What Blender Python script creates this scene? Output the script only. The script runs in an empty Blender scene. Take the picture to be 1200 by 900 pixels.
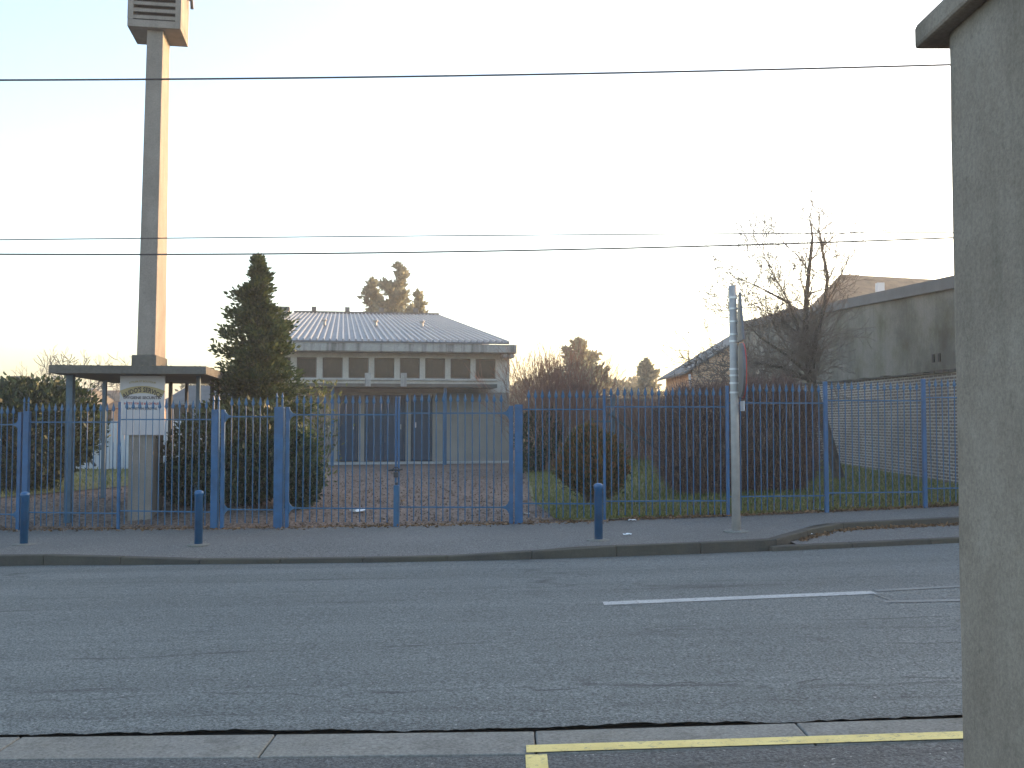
import bpy, math, random
import numpy as np
from mathutils import Vector, Matrix

# ------------------------------------------------------------------ camera
SC = bpy.context.scene
COL = SC.collection
F, CX, CY, TP, CH = 1200.0, 600.0, 438.0, 0.045, 1.65
PITCH = math.atan(TP)
cam_d = bpy.data.cameras.new('camera')
cam = bpy.data.objects.new('camera', cam_d)
COL.objects.link(cam)
cam.location = (0, 0, CH)
cam.rotation_euler = (math.pi / 2 + PITCH, 0, 0)
cam_d.sensor_width = 36.0
cam_d.lens = 36.0
cam_d.shift_y = -0.01
cam_d.clip_start = 0.05
cam_d.clip_end = 5000
SC.camera = cam

# ------------------------------------------------------------------ sky, sun, exposure
SUN_AZ, SUN_EL = math.radians(55), math.radians(12.2)     # to the right of the view, beyond the street
w = bpy.data.worlds.new('World')
SC.world = w
w.use_nodes = True
wn = w.node_tree.nodes
sky = wn.new('ShaderNodeTexSky')
sky.sky_type = 'NISHITA'
sky.sun_disc = False
sky.sun_elevation = SUN_EL
sky.sun_rotation = SUN_AZ
sky.air_density = 1.0
sky.dust_density = 2.4
sky.ozone_density = 1.0
w.node_tree.links.new(sky.outputs[0], wn['Background'].inputs[0])
wn['Background'].inputs[1].default_value = 0.15
sd = bpy.data.lights.new('sun', 'SUN')
sd.energy = 2.2
sd.angle = math.radians(0.6)
sd.color = (1.0, 0.57, 0.26)
sun = bpy.data.objects.new('sun', sd)
COL.objects.link(sun)
sv = Vector((math.sin(SUN_AZ) * math.cos(SUN_EL), math.cos(SUN_AZ) * math.cos(SUN_EL), math.sin(SUN_EL)))
sun.rotation_euler = sv.to_track_quat('Z', 'Y').to_euler()
sun.location = (40, 40, 40)
vs = SC.view_settings
vs.view_transform = 'Standard'
vs.look = 'None'
vs.gamma = 1.0
vs.use_curve_mapping = False
vs.exposure = 1.98
SC.cycles.use_denoising = True
SC.cycles.max_bounces = 6
SC.cycles.diffuse_bounces = 3
SC.cycles.glossy_bounces = 2
SC.cycles.volume_bounces = 0
SC.cycles.sample_clamp_indirect = 6

RND = random.Random(7)
NR = np.random.default_rng(7)
R = math.radians


# ------------------------------------------------------------------ pixel helpers (a pixel is only a direction)
def ray(px, py):
    xc, yc = (px - CX) / F, (CY - py) / F
    c, s = math.cos(PITCH), math.sin(PITCH)
    return Vector((xc, c - yc * s, s + yc * c))


def at(px, py, Y):
    d = ray(px, py)
    t = Y / d.y
    return Vector((d.x * t, Y, CH + d.z * t))


def slope(x):
    return 0.022 * x if x < 0 else 0.03 * x


def gnd(px, py, h=0.0):
    d = ray(px, py)
    z = h
    for _ in range(25):
        t = (z - CH) / d.z
        z = h + slope(d.x * t)
    return Vector((d.x * t, d.y * t, z))


def lerp(a, b, t): return a + (b - a) * t


def sstep(a, b, x):
    t = min(1, max(0, (x - a) / (b - a)))
    return t * t * (3 - 2 * t)


def interp(x, pts):
    if x <= pts[0][0]: 
        return pts[0][1]
    for (x0, y0), (x1, y1) in zip(pts, pts[1:]):
        if x <= x1:
            return lerp(y0, y1, (x - x0) / (x1 - x0))
    return pts[-1][1]


# ------------------------------------------------------------------ mesh helpers
class MB:
    def __init__(s):
        s.v, s.f = [], []

    def add(s, vs_, fs):
        o = len(s.v)
        s.v += [tuple(p) for p in vs_]
        s.f += [tuple(i + o for i in f) for f in fs]
        return s

    def hexa(s, p):   # 8 corners: bottom 4 (ccw), top 4 (ccw)
        return s.add(p, [(3, 2, 1, 0), (4, 5, 6, 7), (0, 1, 5, 4), (1, 2, 6, 5), (2, 3, 7, 6), (3, 0, 4, 7)])

    def box(s, x0, x1, y0, y1, z0, z1, fr=None):
        p = [(x0, y0, z0), (x1, y0, z0), (x1, y1, z0), (x0, y1, z0), (x0, y0, z1), (x1, y0, z1), (x1, y1, z1), (x0, y1, z1)]
        if fr: p = [fr(*q) for q in p]
        return s.hexa(p)

    def bar(s, a, b, wx, wz=None):   # square bar a->b
        a, b = Vector(a), Vector(b)
        wz = wz or wx
        d = (b - a).normalized()
        u = d.cross(Vector((0, 0, 1)))
        if u.length < 1e-4: u = Vector((1, 0, 0))
        u.normalize()
        n = d.cross(u)
        u = u * wx / 2
        n = n * wz / 2
        return s.hexa([a - u - n, a + u - n, a + u + n, a - u + n, b - u - n, b + u - n, b + u + n, b - u + n])

    def tube(s, pts, rad, k=8, cap=True):
        pts = [Vector(p) for p in pts]
        if not isinstance(rad, (list, tuple)): rad = [rad] * len(pts)
        o = len(s.v)
        prev = None
        for i, p in enumerate(pts):
            d = (pts[min(i + 1, len(pts) - 1)] - pts[max(i - 1, 0)]).normalized()
            if prev is None:
                u = d.cross(Vector((0, 0, 1)))
                if u.length < 1e-3: u = Vector((1, 0, 0))
            else:
                u = prev - d * prev.dot(d)
            u.normalize()
            prev = u
            n = d.cross(u)
            for j in range(k):
                a = 2 * math.pi * j / k
                s.v.append(tuple(p + (u * math.cos(a) + n * math.sin(a)) * rad[i]))
        for i in range(len(pts) - 1):
            for j in range(k):
                a, b = o + i * k + j, o + i * k + (j + 1) % k
                s.f.append((a, b, b + k, a + k))
        if cap:
            s.f.append(tuple(o + j for j in range(k))[::-1])
            s.f.append(tuple(o + (len(pts) - 1) * k + j for j in range(k)))
        return s

    def lathe(s, prof, k=14, c=(0, 0, 0)):
        o = len(s.v)
        for r, z in prof:
            for j in range(k):
                a = 2 * math.pi * j / k
                s.v.append((c[0] + r * math.cos(a), c[1] + r * math.sin(a), c[2] + z))
        for i in range(len(prof) - 1):
            for j in range(k):
                a, b = o + i * k + j, o + i * k + (j + 1) % k
                s.f.append((a, b, b + k, a + k))
        s.f.append(tuple(o + j for j in range(k))[::-1])
        s.f.append(tuple(o + (len(prof) - 1) * k + j for j in range(k)))
        return s

    def mesh(s, name):
        me = bpy.data.meshes.new(name)
        me.from_pydata(s.v, [], s.f)
        me.update()
        return me

    def build(s, name, m, parent=None, smooth=False, bevel=0):
        o = mkobj(name, s.mesh(name), m, parent)
        if smooth:
            for p in o.data.polygons: p.use_smooth = True
        if bevel:
            b = o.modifiers.new('b', 'BEVEL')
            b.width = bevel
            b.segments = 2
            b.limit_method = 'ANGLE'
        return o


def mkobj(name, me, m=None, parent=None):
    o = bpy.data.objects.new(name, me)
    COL.objects.link(o)
    if m is not None and not me.materials: me.materials.append(m)
    if parent is not None:
        o.parent = parent
        o.matrix_parent_inverse = Matrix.Identity(4) if parent.type == 'EMPTY' and parent.location.length == 0 else parent_inv(parent)
    return o


def parent_inv(p):
    m = Matrix.LocRotScale(p.location, p.rotation_euler, p.scale)
    if p.parent is not None:
        m = parent_m(p.parent) @ p.matrix_parent_inverse @ m
    return m.inverted()


def parent_m(p):
    m = Matrix.LocRotScale(p.location, p.rotation_euler, p.scale)
    if p.parent is not None:
        m = parent_m(p.parent) @ p.matrix_parent_inverse @ m
    return m


def tag(o, label=None, cat=None, group=None, kind=None):
    if label: o['label'] = label
    if cat: o['category'] = cat
    if group: o['group'] = group
    if kind: o['kind'] = kind
    return o


def empty(name, loc, label, cat, group=None, rz=0):
    o = bpy.data.objects.new(name, None)
    COL.objects.link(o)
    o.location = loc
    o.rotation_euler = (0, 0, rz)
    o.empty_display_size = 0.2
    return tag(o, label, cat, group)


def np_mesh(name, V, n):
    """V: (N, n, 3) array -> N separate n-gons."""
    N = V.shape[0]
    me = bpy.data.meshes.new(name)
    me.vertices.add(N * n)
    me.vertices.foreach_set('co', V.reshape(-1).astype(np.float32))
    me.loops.add(N * n)
    me.loops.foreach_set('vertex_index', np.arange(N * n, dtype=np.int32))
    me.polygons.add(N)
    me.polygons.foreach_set('loop_start', np.arange(0, N * n, n, dtype=np.int32))
    me.polygons.foreach_set('loop_total', np.full(N, n, dtype=np.int32))
    me.update()
    return me


def unit(a):
    return a / np.maximum(np.linalg.norm(a, axis=-1, keepdims=True), 1e-9)


def leaf_mesh(name, c, d, length, width, curl=0.25):
    """pointed leaves (rhombs): centres c, growth directions d."""
    N = len(c)
    d = unit(d)
    r = unit(NR.normal(size=(N, 3)))
    s = unit(np.cross(d, r))
    L = np.asarray(length).reshape(-1, 1) * np.ones((N, 1))
    W = np.asarray(width).reshape(-1, 1) * np.ones((N, 1))
    nn = np.cross(s, d)
    V = np.stack([c, c + d * L * .45 + s * W * .5 + nn * L * curl * .2, c + d * L, c + d * L * .45 - s * W * .5 + nn * L * curl * .2], 1)
    return np_mesh(name, V, 4)


def segs_mesh(name, S, k=4):
    """S: list of (p0, p1, r0, r1) -> tapered prisms."""
    A = np.array([s[0] for s in S], float); B = np.array([s[1] for s in S], float)
    r0 = np.array([s[2] for s in S]); r1 = np.array([s[3] for s in S])
    d = unit(B - A)
    h = np.where(np.abs(d[:, 2:3]) > .9, np.array([[1., 0, 0]]), np.array([[0, 0, 1.]]))
    u = unit(np.cross(d, h)); n = np.cross(d, u)
    quads = []
    ang = [2 * math.pi * j / k for j in range(k)]
    ra = [A + (u * math.cos(a) + n * math.sin(a)) * r0[:, None] for a in ang]
    rb = [B + (u * math.cos(a) + n * math.sin(a)) * r1[:, None] for a in ang]
    V = np.stack(ra + rb, 1)
    N = len(S)
    me = bpy.data.meshes.new(name)
    me.vertices.add(N * 2 * k)
    me.vertices.foreach_set('co', V.reshape(-1).astype(np.float32))
    base = (np.arange(N) * 2 * k)[:, None, None]
    fc = np.array([[j, (j + 1) % k, (j + 1) % k + k, j + k] for j in range(k)])[None]
    idx = (base + fc).reshape(-1)
    me.loops.add(len(idx))
    me.loops.foreach_set('vertex_index', idx.astype(np.int32))
    me.polygons.add(N * k)
    me.polygons.foreach_set('loop_start', np.arange(0, N * k * 4, 4, dtype=np.int32))
    me.polygons.foreach_set('loop_total', np.full(N * k, 4, dtype=np.int32))
    me.update()
    return me


# ------------------------------------------------------------------ materials
class NT:
    def __init__(s, name):
        s.m = bpy.data.materials.new(name)
        s.m.use_nodes = True
        s.t = s.m.node_tree
        s.n = s.t.nodes
        s.b = s.n['Principled BSDF']
        s.tc = s.n.new('ShaderNodeTexCoord')

    def L(s, a, b): s.t.links.new(a, b)

    def map(s, scale=(1, 1, 1), rot=(0, 0, 0)):
        n = s.n.new('ShaderNodeMapping')
        n.inputs['Scale'].default_value = scale
        n.inputs['Rotation'].default_value = rot
        s.L(s.tc.outputs['Object'], n.inputs[0])
        return n.outputs[0]

    def noise(s, scale, detail=4, rough=.6, vec=None, dist=0):
        n = s.n.new('ShaderNodeTexNoise')
        n.inputs['Scale'].default_value = scale
        n.inputs['Detail'].default_value = detail
        n.inputs['Roughness'].default_value = rough
        n.inputs['Distortion'].default_value = dist
        s.L(vec or s.tc.outputs['Object'], n.inputs['Vector'])
        return n.outputs['Fac']

    def ramp(s, fac, stops):
        n = s.n.new('ShaderNodeValToRGB')
        while len(n.color_ramp.elements) < len(stops): n.color_ramp.elements.new(.5)
        for e, (p, c) in zip(n.color_ramp.elements, stops):
            e.position = p
            e.color = (c, c, c, 1) if isinstance(c, (int, float)) else (*c, 1)
        s.L(fac, n.inputs[0])
        return n.outputs[0]

    def mix(s, a, b, fac, mode='MIX'):
        n = s.n.new('ShaderNodeMix')
        n.data_type = 'RGBA'
        n.blend_type = mode
        for i, x in ((6, a), (7, b)):
            if isinstance(x, tuple): n.inputs[i].default_value = (*x, 1)
            else: s.L(x, n.inputs[i])
        if isinstance(fac, (int, float)): n.inputs[0].default_value = fac
        else: s.L(fac, n.inputs[0])
        return n.outputs[2]

    def math(s, op, a, b=0.0):
        n = s.n.new('ShaderNodeMath')
        n.operation = op
        for i, x in ((0, a), (1, b)):
            if isinstance(x, (int, float)): n.inputs[i].default_value = x
            else: s.L(x, n.inputs[i])
        return n.outputs[0]

    def bump(s, h, strength=.4, dist=.01):
        n = s.n.new('ShaderNodeBump')
        n.inputs['Strength'].default_value = strength
        n.inputs['Distance'].default_value = dist
        s.L(h, n.inputs['Height'])
        s.L(n.outputs[0], s.b.inputs['Normal'])

    def out(s, col, rough=.8, metal=0, spec=None):
        if isinstance(col, tuple): s.b.inputs['Base Color'].default_value = (*col, 1)
        else: s.L(col, s.b.inputs['Base Color'])
        if isinstance(rough, (int, float)): s.b.inputs['Roughness'].default_value = rough
        else: s.L(rough, s.b.inputs['Roughness'])
        s.b.inputs['Metallic'].default_value = metal
        if spec is not None: s.b.inputs['Specular IOR Level'].default_value = spec
        return s.m


def m_plain(name, c, rough=.7, var=.25, sc=6, bump=.15, metal=0, spec=None):
    t = NT(name)
    n = t.noise(sc, 6, .65)
    lo, hi = tuple(x * (1 - var) for x in c), tuple(min(1, x * (1 + var)) for x in c)
    col = t.ramp(n, [(.3, lo), (.7, hi)])
    if bump: t.bump(t.noise(sc * 12, 3), bump, .006)
    return t.out(col, rough, metal, spec)


def m_concrete(name, c, streak=.45, dark=(.10, .10, .09), grain=60, moss=0.0, rough=.9, gmix=.22):
    t = NT(name)
    base = t.ramp(t.noise(2.2, 8, .7), [(.3, tuple(x * .8 for x in c)), (.7, tuple(x * 1.15 for x in c))])
    st = t.noise(1.0, 5, .6, t.map((5, 5, .35)))
    base = t.mix(base, dark, t.ramp(st, [(.5, 0.0), (.72, streak)]))
    gr = t.noise(grain, 3, .7)
    base = t.mix(base, t.ramp(gr, [(.3, .15), (.7, .85)]), gmix, 'OVERLAY')
    if moss:
        base = t.mix(base, (.085, .075, .035), t.ramp(t.noise(1.1, 7, .7), [(.45, 0.0), (.68, moss)]))
        base = t.mix(base, (.06, .055, .045), t.ramp(t.noise(.45, 7, .72), [(.46, 0.0), (.62, moss * .75)]))
    t.bump(gr, .35, .006)
    return t.out(base, rough, spec=.25)


def m_asphalt(name, c, c2, band=True, crack=True, seamy=()):
    t = NT(name)
    big = t.noise(.5, 5, .6)
    col = t.ramp(big, [(.3, c), (.7, c2)])
    if band:
        b = t.noise(1.0, 4, .6, t.map((.05, 1.5, 1)))
        col = t.mix(col, tuple(x * .66 for x in c), t.ramp(b, [(.38, .45), (.6, 0.0)]))
        b2 = t.noise(1.0, 4, .6, t.map((.11, 2.7, 1)))
        col = t.mix(col, tuple(x * 1.28 for x in c2), t.ramp(b2, [(.52, 0.0), (.75, .45)]))
    gr = t.noise(60, 2, .8)
    col = t.mix(col, t.ramp(gr, [(.36, .0), (.64, 1.0)]), .58, 'OVERLAY')
    gr2 = t.noise(22, 3, .75)
    col = t.mix(col, t.ramp(gr2, [(.36, .2), (.66, .8)]), .3, 'OVERLAY')
    if crack:
        mp = t.map((.18, 1.0, 1))
        v = t.n.new('ShaderNodeTexVoronoi')
        v.feature = 'DISTANCE_TO_EDGE'
        v.inputs['Scale'].default_value = .62
        nz = t.n.new('ShaderNodeTexNoise')
        nz.inputs['Scale'].default_value = 2.2
        nz.inputs['Detail'].default_value = 6
        t.L(mp, nz.inputs['Vector'])
        add = t.n.new('ShaderNodeMix'); add.data_type = 'RGBA'; add.blend_type = 'ADD'; add.inputs[0].default_value = .55
        t.L(mp, add.inputs[6]); t.L(nz.outputs['Color'], add.inputs[7])
        t.L(add.outputs[2], v.inputs['Vector'])
        thin = t.ramp(v.outputs['Distance'], [(.0, 1.0), (.016, 0.0)])
        gate = t.ramp(t.noise(.9, 3), [(.46, 0.0), (.6, .75)])
        col = t.mix(col, tuple(x * .3 for x in c), t.math('MULTIPLY', thin, gate))
    for (y, wd, k) in seamy:          # long tar joints between paving lanes, slightly wandering
        sx = t.n.new('ShaderNodeSeparateXYZ')
        t.L(t.tc.outputs['Object'], sx.inputs[0])
        wob = t.math('MULTIPLY', t.math('SUBTRACT', t.noise(1.3, 6, .7), .5), .5)
        d = t.math('ABSOLUTE', t.math('SUBTRACT', t.math('ADD', sx.outputs[1], wob), y))
        lin = t.math('SUBTRACT', 1.0, t.math('MINIMUM', t.math('DIVIDE', d, wd), 1.0))
        brk = t.ramp(t.noise(2.2, 4), [(.42, 0.0), (.6, k)])
        col = t.mix(col, tuple(x * .35 for x in c), t.math('MULTIPLY', lin, brk))
    spk = t.noise(38, 1, .5)
    col = t.mix(col, (.36, .36, .35), t.ramp(spk, [(.735, 0.0), (.76, .7)]))
    t.bump(gr, .7, .008)
    return t.out(col, .82, spec=.3)


def m_leaf(name, c1, c2, c3=None, rough=.6, trans=.25):
    t = NT(name)
    g = t.n.new('ShaderNodeNewGeometry')
    st = [(0.0, c1), (.6, c2)] + ([(1.0, c3)] if c3 else [])
    col = t.ramp(g.outputs['Random Per Island'], st)
    col = t.mix(col, t.ramp(t.noise(1.8, 3), [(.3, .35), (.7, .65)]), .5, 'OVERLAY')
    t.out(col, rough, spec=.25)
    if trans:
        tr = t.n.new('ShaderNodeBsdfTranslucent')
        t.L(col, tr.inputs[0])
        ms = t.n.new('ShaderNodeMixShader')
        ms.inputs[0].default_value = trans
        o = t.n['Material Output']
        t.L(t.b.outputs[0], ms.inputs[1]); t.L(tr.outputs[0], ms.inputs[2]); t.L(ms.outputs[0], o.inputs[0])
    return t.m


def m_brick(name, c1, c2, mortar, scale, rot, bw=.23, bh=.075, m=.012, dirt=.5):
    t = NT(name)
    b = t.n.new('ShaderNodeTexBrick')
    b.inputs['Scale'].default_value = scale
    b.inputs['Brick Width'].default_value = bw
    b.inputs['Row Height'].default_value = bh
    b.inputs['Mortar Size'].default_value = m
    b.inputs['Mortar Smooth'].default_value = .3
    b.inputs['Color1'].default_value = (*c1, 1)
    b.inputs['Color2'].default_value = (*c2, 1)
    b.inputs['Mortar'].default_value = (*mortar, 1)
    sx = t.n.new('ShaderNodeSeparateXYZ'); t.L(t.tc.outputs['Object'], sx.inputs[0])
    cb = t.n.new('ShaderNodeCombineXYZ')
    t.L(sx.outputs[1 if rot else 0], cb.inputs[0]); t.L(sx.outputs[2], cb.inputs[1])
    t.L(cb.outputs[0], b.inputs['Vector'])
    col = t.mix(b.outputs['Color'], tuple(x * .35 for x in c1), t.ramp(t.noise(.9, 6, .65), [(.42, 0.0), (.7, dirt)]))
    t.bump(b.outputs['Fac'], -.6, .012)
    return t.out(col, .9, spec=.2)


def m_pillar():
    """roughcast: sandy grain, brown grime, rain streaks"""
    t = NT('pillar_roughcast')
    col = t.ramp(t.noise(3.5, 8, .72), [(.28, (.20, .16, .124)), (.5, (.255, .21, .167)), (.72, (.315, .266, .215))])
    col = t.mix(col, (.085, .07, .05), t.ramp(t.noise(1.0, 6, .65, t.map((4.5, 4.5, .3))), [(.45, 0.0), (.7, .6)]))
    col = t.mix(col, (.30, .285, .25), t.ramp(t.noise(1.0, 5, .6, t.map((6, 6, .5))), [(.58, 0.0), (.75, .35)]))
    g = t.noise(120, 3, .8)
    col = t.mix(col, t.ramp(g, [(.34, .2), (.66, .8)]), .28, 'OVERLAY')
    v = t.noise(45, 3, .75)
    col = t.mix(col, (.06, .05, .04), t.ramp(v, [(.62, 0.0), (.74, .3)]))
    t.bump(g, .5, .003)
    return t.out(col, .95, spec=.15)


M = {}
M['road'] = m_asphalt('road_asphalt', (.098, .110, .110), (.122, .135, .134), seamy=((10.0, .04, .7), (6.3, .022, 1.0), (5.9, .018, .8)))
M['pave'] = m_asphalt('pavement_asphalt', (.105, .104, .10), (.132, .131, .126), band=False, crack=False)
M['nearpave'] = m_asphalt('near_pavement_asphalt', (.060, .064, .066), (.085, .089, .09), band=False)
M['kerb'] = m_concrete('kerb_concrete', (.185, .185, .172), .5, (.085, .083, .075), 50, moss=.25, gmix=.5)
M['kerbd'] = m_concrete('dirty_kerb_concrete', (.066, .061, .053), .5, (.04, .038, .034), 50, moss=.3)
M['tar'] = m_plain('tar_joint', (.018, .018, .018), .9, .4, 20, .4)
def worn(name, c, c2, lo, hi):
    t = NT(name)
    col = t.ramp(t.noise(4, 5, .7), [(.3, tuple(x * .75 for x in c)), (.7, c)])
    col = t.mix(col, c2, t.ramp(t.noise(28, 5, .8), [(lo, 0.0), (hi, .9)]))
    t.bump(t.noise(60, 2), .5, .005)
    return t.out(col, .8)


M['white'] = worn('worn_white_paint', (.40, .41, .41), (.10, .11, .112), .5, .66)
M['wornwhite'] = worn('faded_white_paint', (.19, .20, .20), (.10, .113, .115), .42, .6)


def yellow():
    t = NT('yellow_paint')
    col = t.ramp(t.noise(5, 5, .7), [(.3, (.50, .40, .13)), (.7, (.66, .55, .21))])
    col = t.mix(col, (.12, .12, .11), t.ramp(t.noise(24, 5, .8), [(.54, 0.0), (.68, .85)]))
    t.bump(t.noise(70, 2), .4, .004)
    return t.out(col, .75)


M['yellow'] = yellow()
M['blue'] = m_plain('blue_fence_paint', (.012, .085, .185), .45, .2, 5, .08)
M['bluepost'] = m_plain('blue_post_paint', (.010, .08, .195), .4, .25, 5, .08)
M['bluedark'] = m_plain('dark_blue_door_paint', (.012, .036, .078), .45, .25, 3, .05)
M['bluegrey'] = m_plain('blue_grey_steel', (.05, .10, .15), .5, .2, 6, .05)
M['darksteel'] = m_plain('dark_steel', (.03, .032, .035), .5, .2, 6, .05)
M['pillar'] = m_pillar()
M['tower'] = m_concrete('tower_concrete', (.25, .222, .195), .45, (.14, .128, .115), 60, gmix=.26)
M['slab'] = m_concrete('slab_concrete', (.125, .12, .11), .45, (.05, .05, .045), 22, moss=.3)
M['soffit'] = m_plain('canopy_soffit', (.27, .25, .21), .9, .15, 3, .1)
M['fascia'] = m_concrete('fascia_concrete', (.33, .325, .31), .95, (.07, .07, .065), 30)
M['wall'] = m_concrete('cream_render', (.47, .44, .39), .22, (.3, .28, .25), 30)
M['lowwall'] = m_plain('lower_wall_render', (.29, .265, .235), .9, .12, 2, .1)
M['plinth'] = m_concrete('plinth_concrete', (.42, .41, .39), .3, (.2, .2, .19), 30)


def glass():
    t = NT('dark_window_glass')
    col = t.ramp(t.noise(7, 5, .7, t.map((1.6, 1, .8))), [(.4, (.016, .017, .019)), (.62, (.03, .029, .028)), (.72, (.085, .075, .062))])
    return t.out(col, .16, spec=.4)


M['glass'] = glass()


def metalroof():
    t = NT('zinc_roof_sheet')
    col = t.ramp(t.noise(1.2, 6, .7, t.map((3, .5, 1))), [(.3, (.085, .095, .11)), (.7, (.15, .165, .185))])
    return t.out(col, .5, .2)


M['zinc'] = metalroof()
M['zincrib'] = m_plain('zinc_rib', (.24, .25, .27), .45, .12, 3, 0, .3)
M['sign'] = m_plain('sign_white', (.47, .445, .455), .55, .06, 3, 0)
M['gold'] = m_plain('sign_gold', (.34, .27, .13), .6, .1, 6, 0)
M['ink'] = m_plain('sign_ink', (.03, .022, .03), .6, .1, 6, 0)
M['inkred'] = m_plain('sign_red_ink', (.35, .03, .03), .6, .1, 6, 0)
M['galv'] = m_plain('galvanised_pole', (.36, .345, .335), .6, .15, 8, .1, .1)
M['galvband'] = m_plain('pole_band', (.6, .6, .6), .4, .1, 8, 0, .3)
M['signback'] = m_plain('sign_back_grey', (.12, .125, .135), .5, .15, 5, 0, .2)
M['red'] = m_plain('sign_red', (.42, .04, .03), .5, .1, 5, 0)
M['wire'] = m_plain('wire_black', (.03, .03, .032), .6, .1, 5, 0)
M['wood'] = m_plain('pole_wood', (.13, .10, .075), .9, .3, 9, .3)
M['bark'] = m_plain('bark', (.085, .072, .058), .95, .4, 10, .6)
M['twig'] = m_plain('twig', (.15, .125, .105), .9, .3, 8, 0)
M['redtwig'] = m_plain('red_twig', (.20, .105, .075), .9, .3, 8, 0)
M['darktwig'] = m_leaf('hedge_twig', (.095, .06, .058), (.15, .10, .09), (.24, .155, .125), .9, 0)
M['conifer'] = m_leaf('conifer_foliage', (.018, .038, .016), (.046, .075, .026), (.11, .13, .04))
M['evergreen'] = m_leaf('evergreen_foliage', (.016, .030, .014), (.034, .056, .024), (.075, .10, .04), .45)
M['golden'] = m_leaf('golden_foliage', (.06, .085, .02), (.12, .14, .035), (.22, .21, .06), .5)
M['thuja'] = m_leaf('bronze_thuja_foliage', (.042, .054, .022), (.095, .084, .03), (.20, .105, .035))
M['thujatip'] = m_leaf('bronze_thuja_tips', (.11, .07, .028), (.20, .095, .032), (.30, .125, .042))
M['hazetree'] = m_leaf('haze_paled_foliage', (.12, .135, .09), (.17, .18, .12), (.25, .235, .15), .7, .5)  # leaf colour brightened so haze and glare fade is painted into far trees
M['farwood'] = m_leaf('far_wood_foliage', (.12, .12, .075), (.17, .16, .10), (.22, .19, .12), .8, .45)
M['grassblade'] = m_leaf('grass_blade', (.09, .115, .03), (.16, .185, .05), (.26, .235, .095), .7, .4)
M['deadleaf'] = m_leaf('dead_leaf', (.07, .045, .025), (.16, .09, .045), (.28, .17, .09), .85, .1)
M['lawn'] = m_plain('lawn_soil_grass', (.115, .115, .05), .95, .4, 2.5, .5)
M['earth'] = m_plain('terrain_earth', (.10, .09, .06), .95, .3, .3, .3)


def gravel():
    t = NT('brown_gravel')
    col = t.ramp(t.noise(.8, 6, .65), [(.3, (.145, .108, .088)), (.7, (.18, .138, .115))])
    v = t.n.new('ShaderNodeTexVoronoi')
    v.inputs['Scale'].default_value = 26
    t.L(t.tc.outputs['Object'], v.inputs['Vector'])
    hs = t.n.new('ShaderNodeSeparateColor'); t.L(v.outputs['Color'], hs.inputs[0])
    col = t.mix(col, t.ramp(hs.outputs[0], [(0, .15), (1, .85)]), .65, 'OVERLAY')
    t.bump(v.outputs['Distance'], .8, .02)
    return t.out(col, .95, spec=.15)


M['gravel'] = gravel()
M['brick'] = m_brick('old_wall_brick', (.175, .13, .105), (.105, .08, .068), (.40, .37, .325), 1.0, True, bw=.22, bh=.066, m=.014, dirt=.45)
M['brickf'] = m_brick('far_house_brick', (.55, .33, .18), (.48, .28, .16), (.55, .45, .33), 1.0, False, dirt=.2)
M['brickp'] = m_brick('garden_wall_brick', (.27, .16, .125), (.22, .135, .11), (.30, .26, .23), 1.0, False, dirt=.35)
M['render'] = m_concrete('mossy_render', (.22, .205, .175), .35, (.09, .085, .07), 26, moss=.85)
M['coping'] = m_plain('dark_coping', (.085, .09, .095), .7, .2, 3, .2)
M['tile'] = m_plain('old_roof_tile', (.16, .115, .075), .9, .35, 2.2, .5)
M['slate'] = m_plain('grey_roof', (.12, .115, .11), .85, .2, 1.5, .3)
M['housewall'] = m_plain('house_wall', (.48, .40, .31), .9, .12, 1, .1)
M['whitepanel'] = m_plain('white_panel', (.50, .53, .56), .7, .1, 2, 0)
M['paper'] = m_plain('paper_white', (.75, .77, .8), .8, .05, 3, 0)
M['brown_frame'] = m_plain('brown_window_frame', (.09, .07, .06), .6, .2, 4, 0)

# ------------------------------------------------------------------ ground lines
FENCE = [(-300, 17.0), (-40, 16.2), (28, 15.9), (141, 15.7), (256, 15.45), (331, 15.35), (466, 15.25), (604, 15.2), (708, 15.15), (852, 15.25), (967, 15.45), (1082, 15.7), (1197, 16.0), (1500, 16.6)]


def fpt(px):
    Y = interp(px, FENCE)
    x = (px - CX) / F * Y
    return Vector((x, Y, slope(x) + .12))


FXY = [(fpt(px).x, fpt(px).y) for px, _ in FENCE]
FXY = [(-70, FXY[0][1] + 1.5)] + FXY + [(70, FXY[-1][1] + 1.5)]


def fence_y(x): return interp(x, FXY)


def yard_z(x, y):
    xc = max(-30, min(30, x))
    zf = slope(xc) + .115
    zt = .18 + .012 * (min(y, 80) - 16.6) + .02 * max(0, min(xc, 12))
    return lerp(zf, zt, sstep(.1, 2.2, y - fence_y(x)))


def sheet(name, xs, yf, nrow, zf, m, parent=None):
    b = MB()
    for x in xs:
        y0, y1 = yf(x)
        for j in range(nrow + 1):
            y = lerp(y0, y1, j / nrow)
            b.v.append((x, y, zf(x, y)))
    k = nrow + 1
    for i in range(len(xs) - 1):
        for j in range(nrow):
            b.f.append((i * k + j, (i + 1) * k + j, (i + 1) * k + j + 1, i * k + j + 1))
    return b.build(name, m, parent, smooth=True)


def xs_range(a, b, st):
    n = max(1, int(round((b - a) / st)))
    return [lerp(a, b, i / n) for i in range(n + 1)]


# terrain to the horizon
def terr_z(x, y):
    xc = max(-60, min(60, x))
    if y < 11: return slope(xc) - .35
    return lerp(slope(xc) - .35, .05 + .012 * (min(y, 80) - 16.6), sstep(17.5, 24, y))


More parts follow.
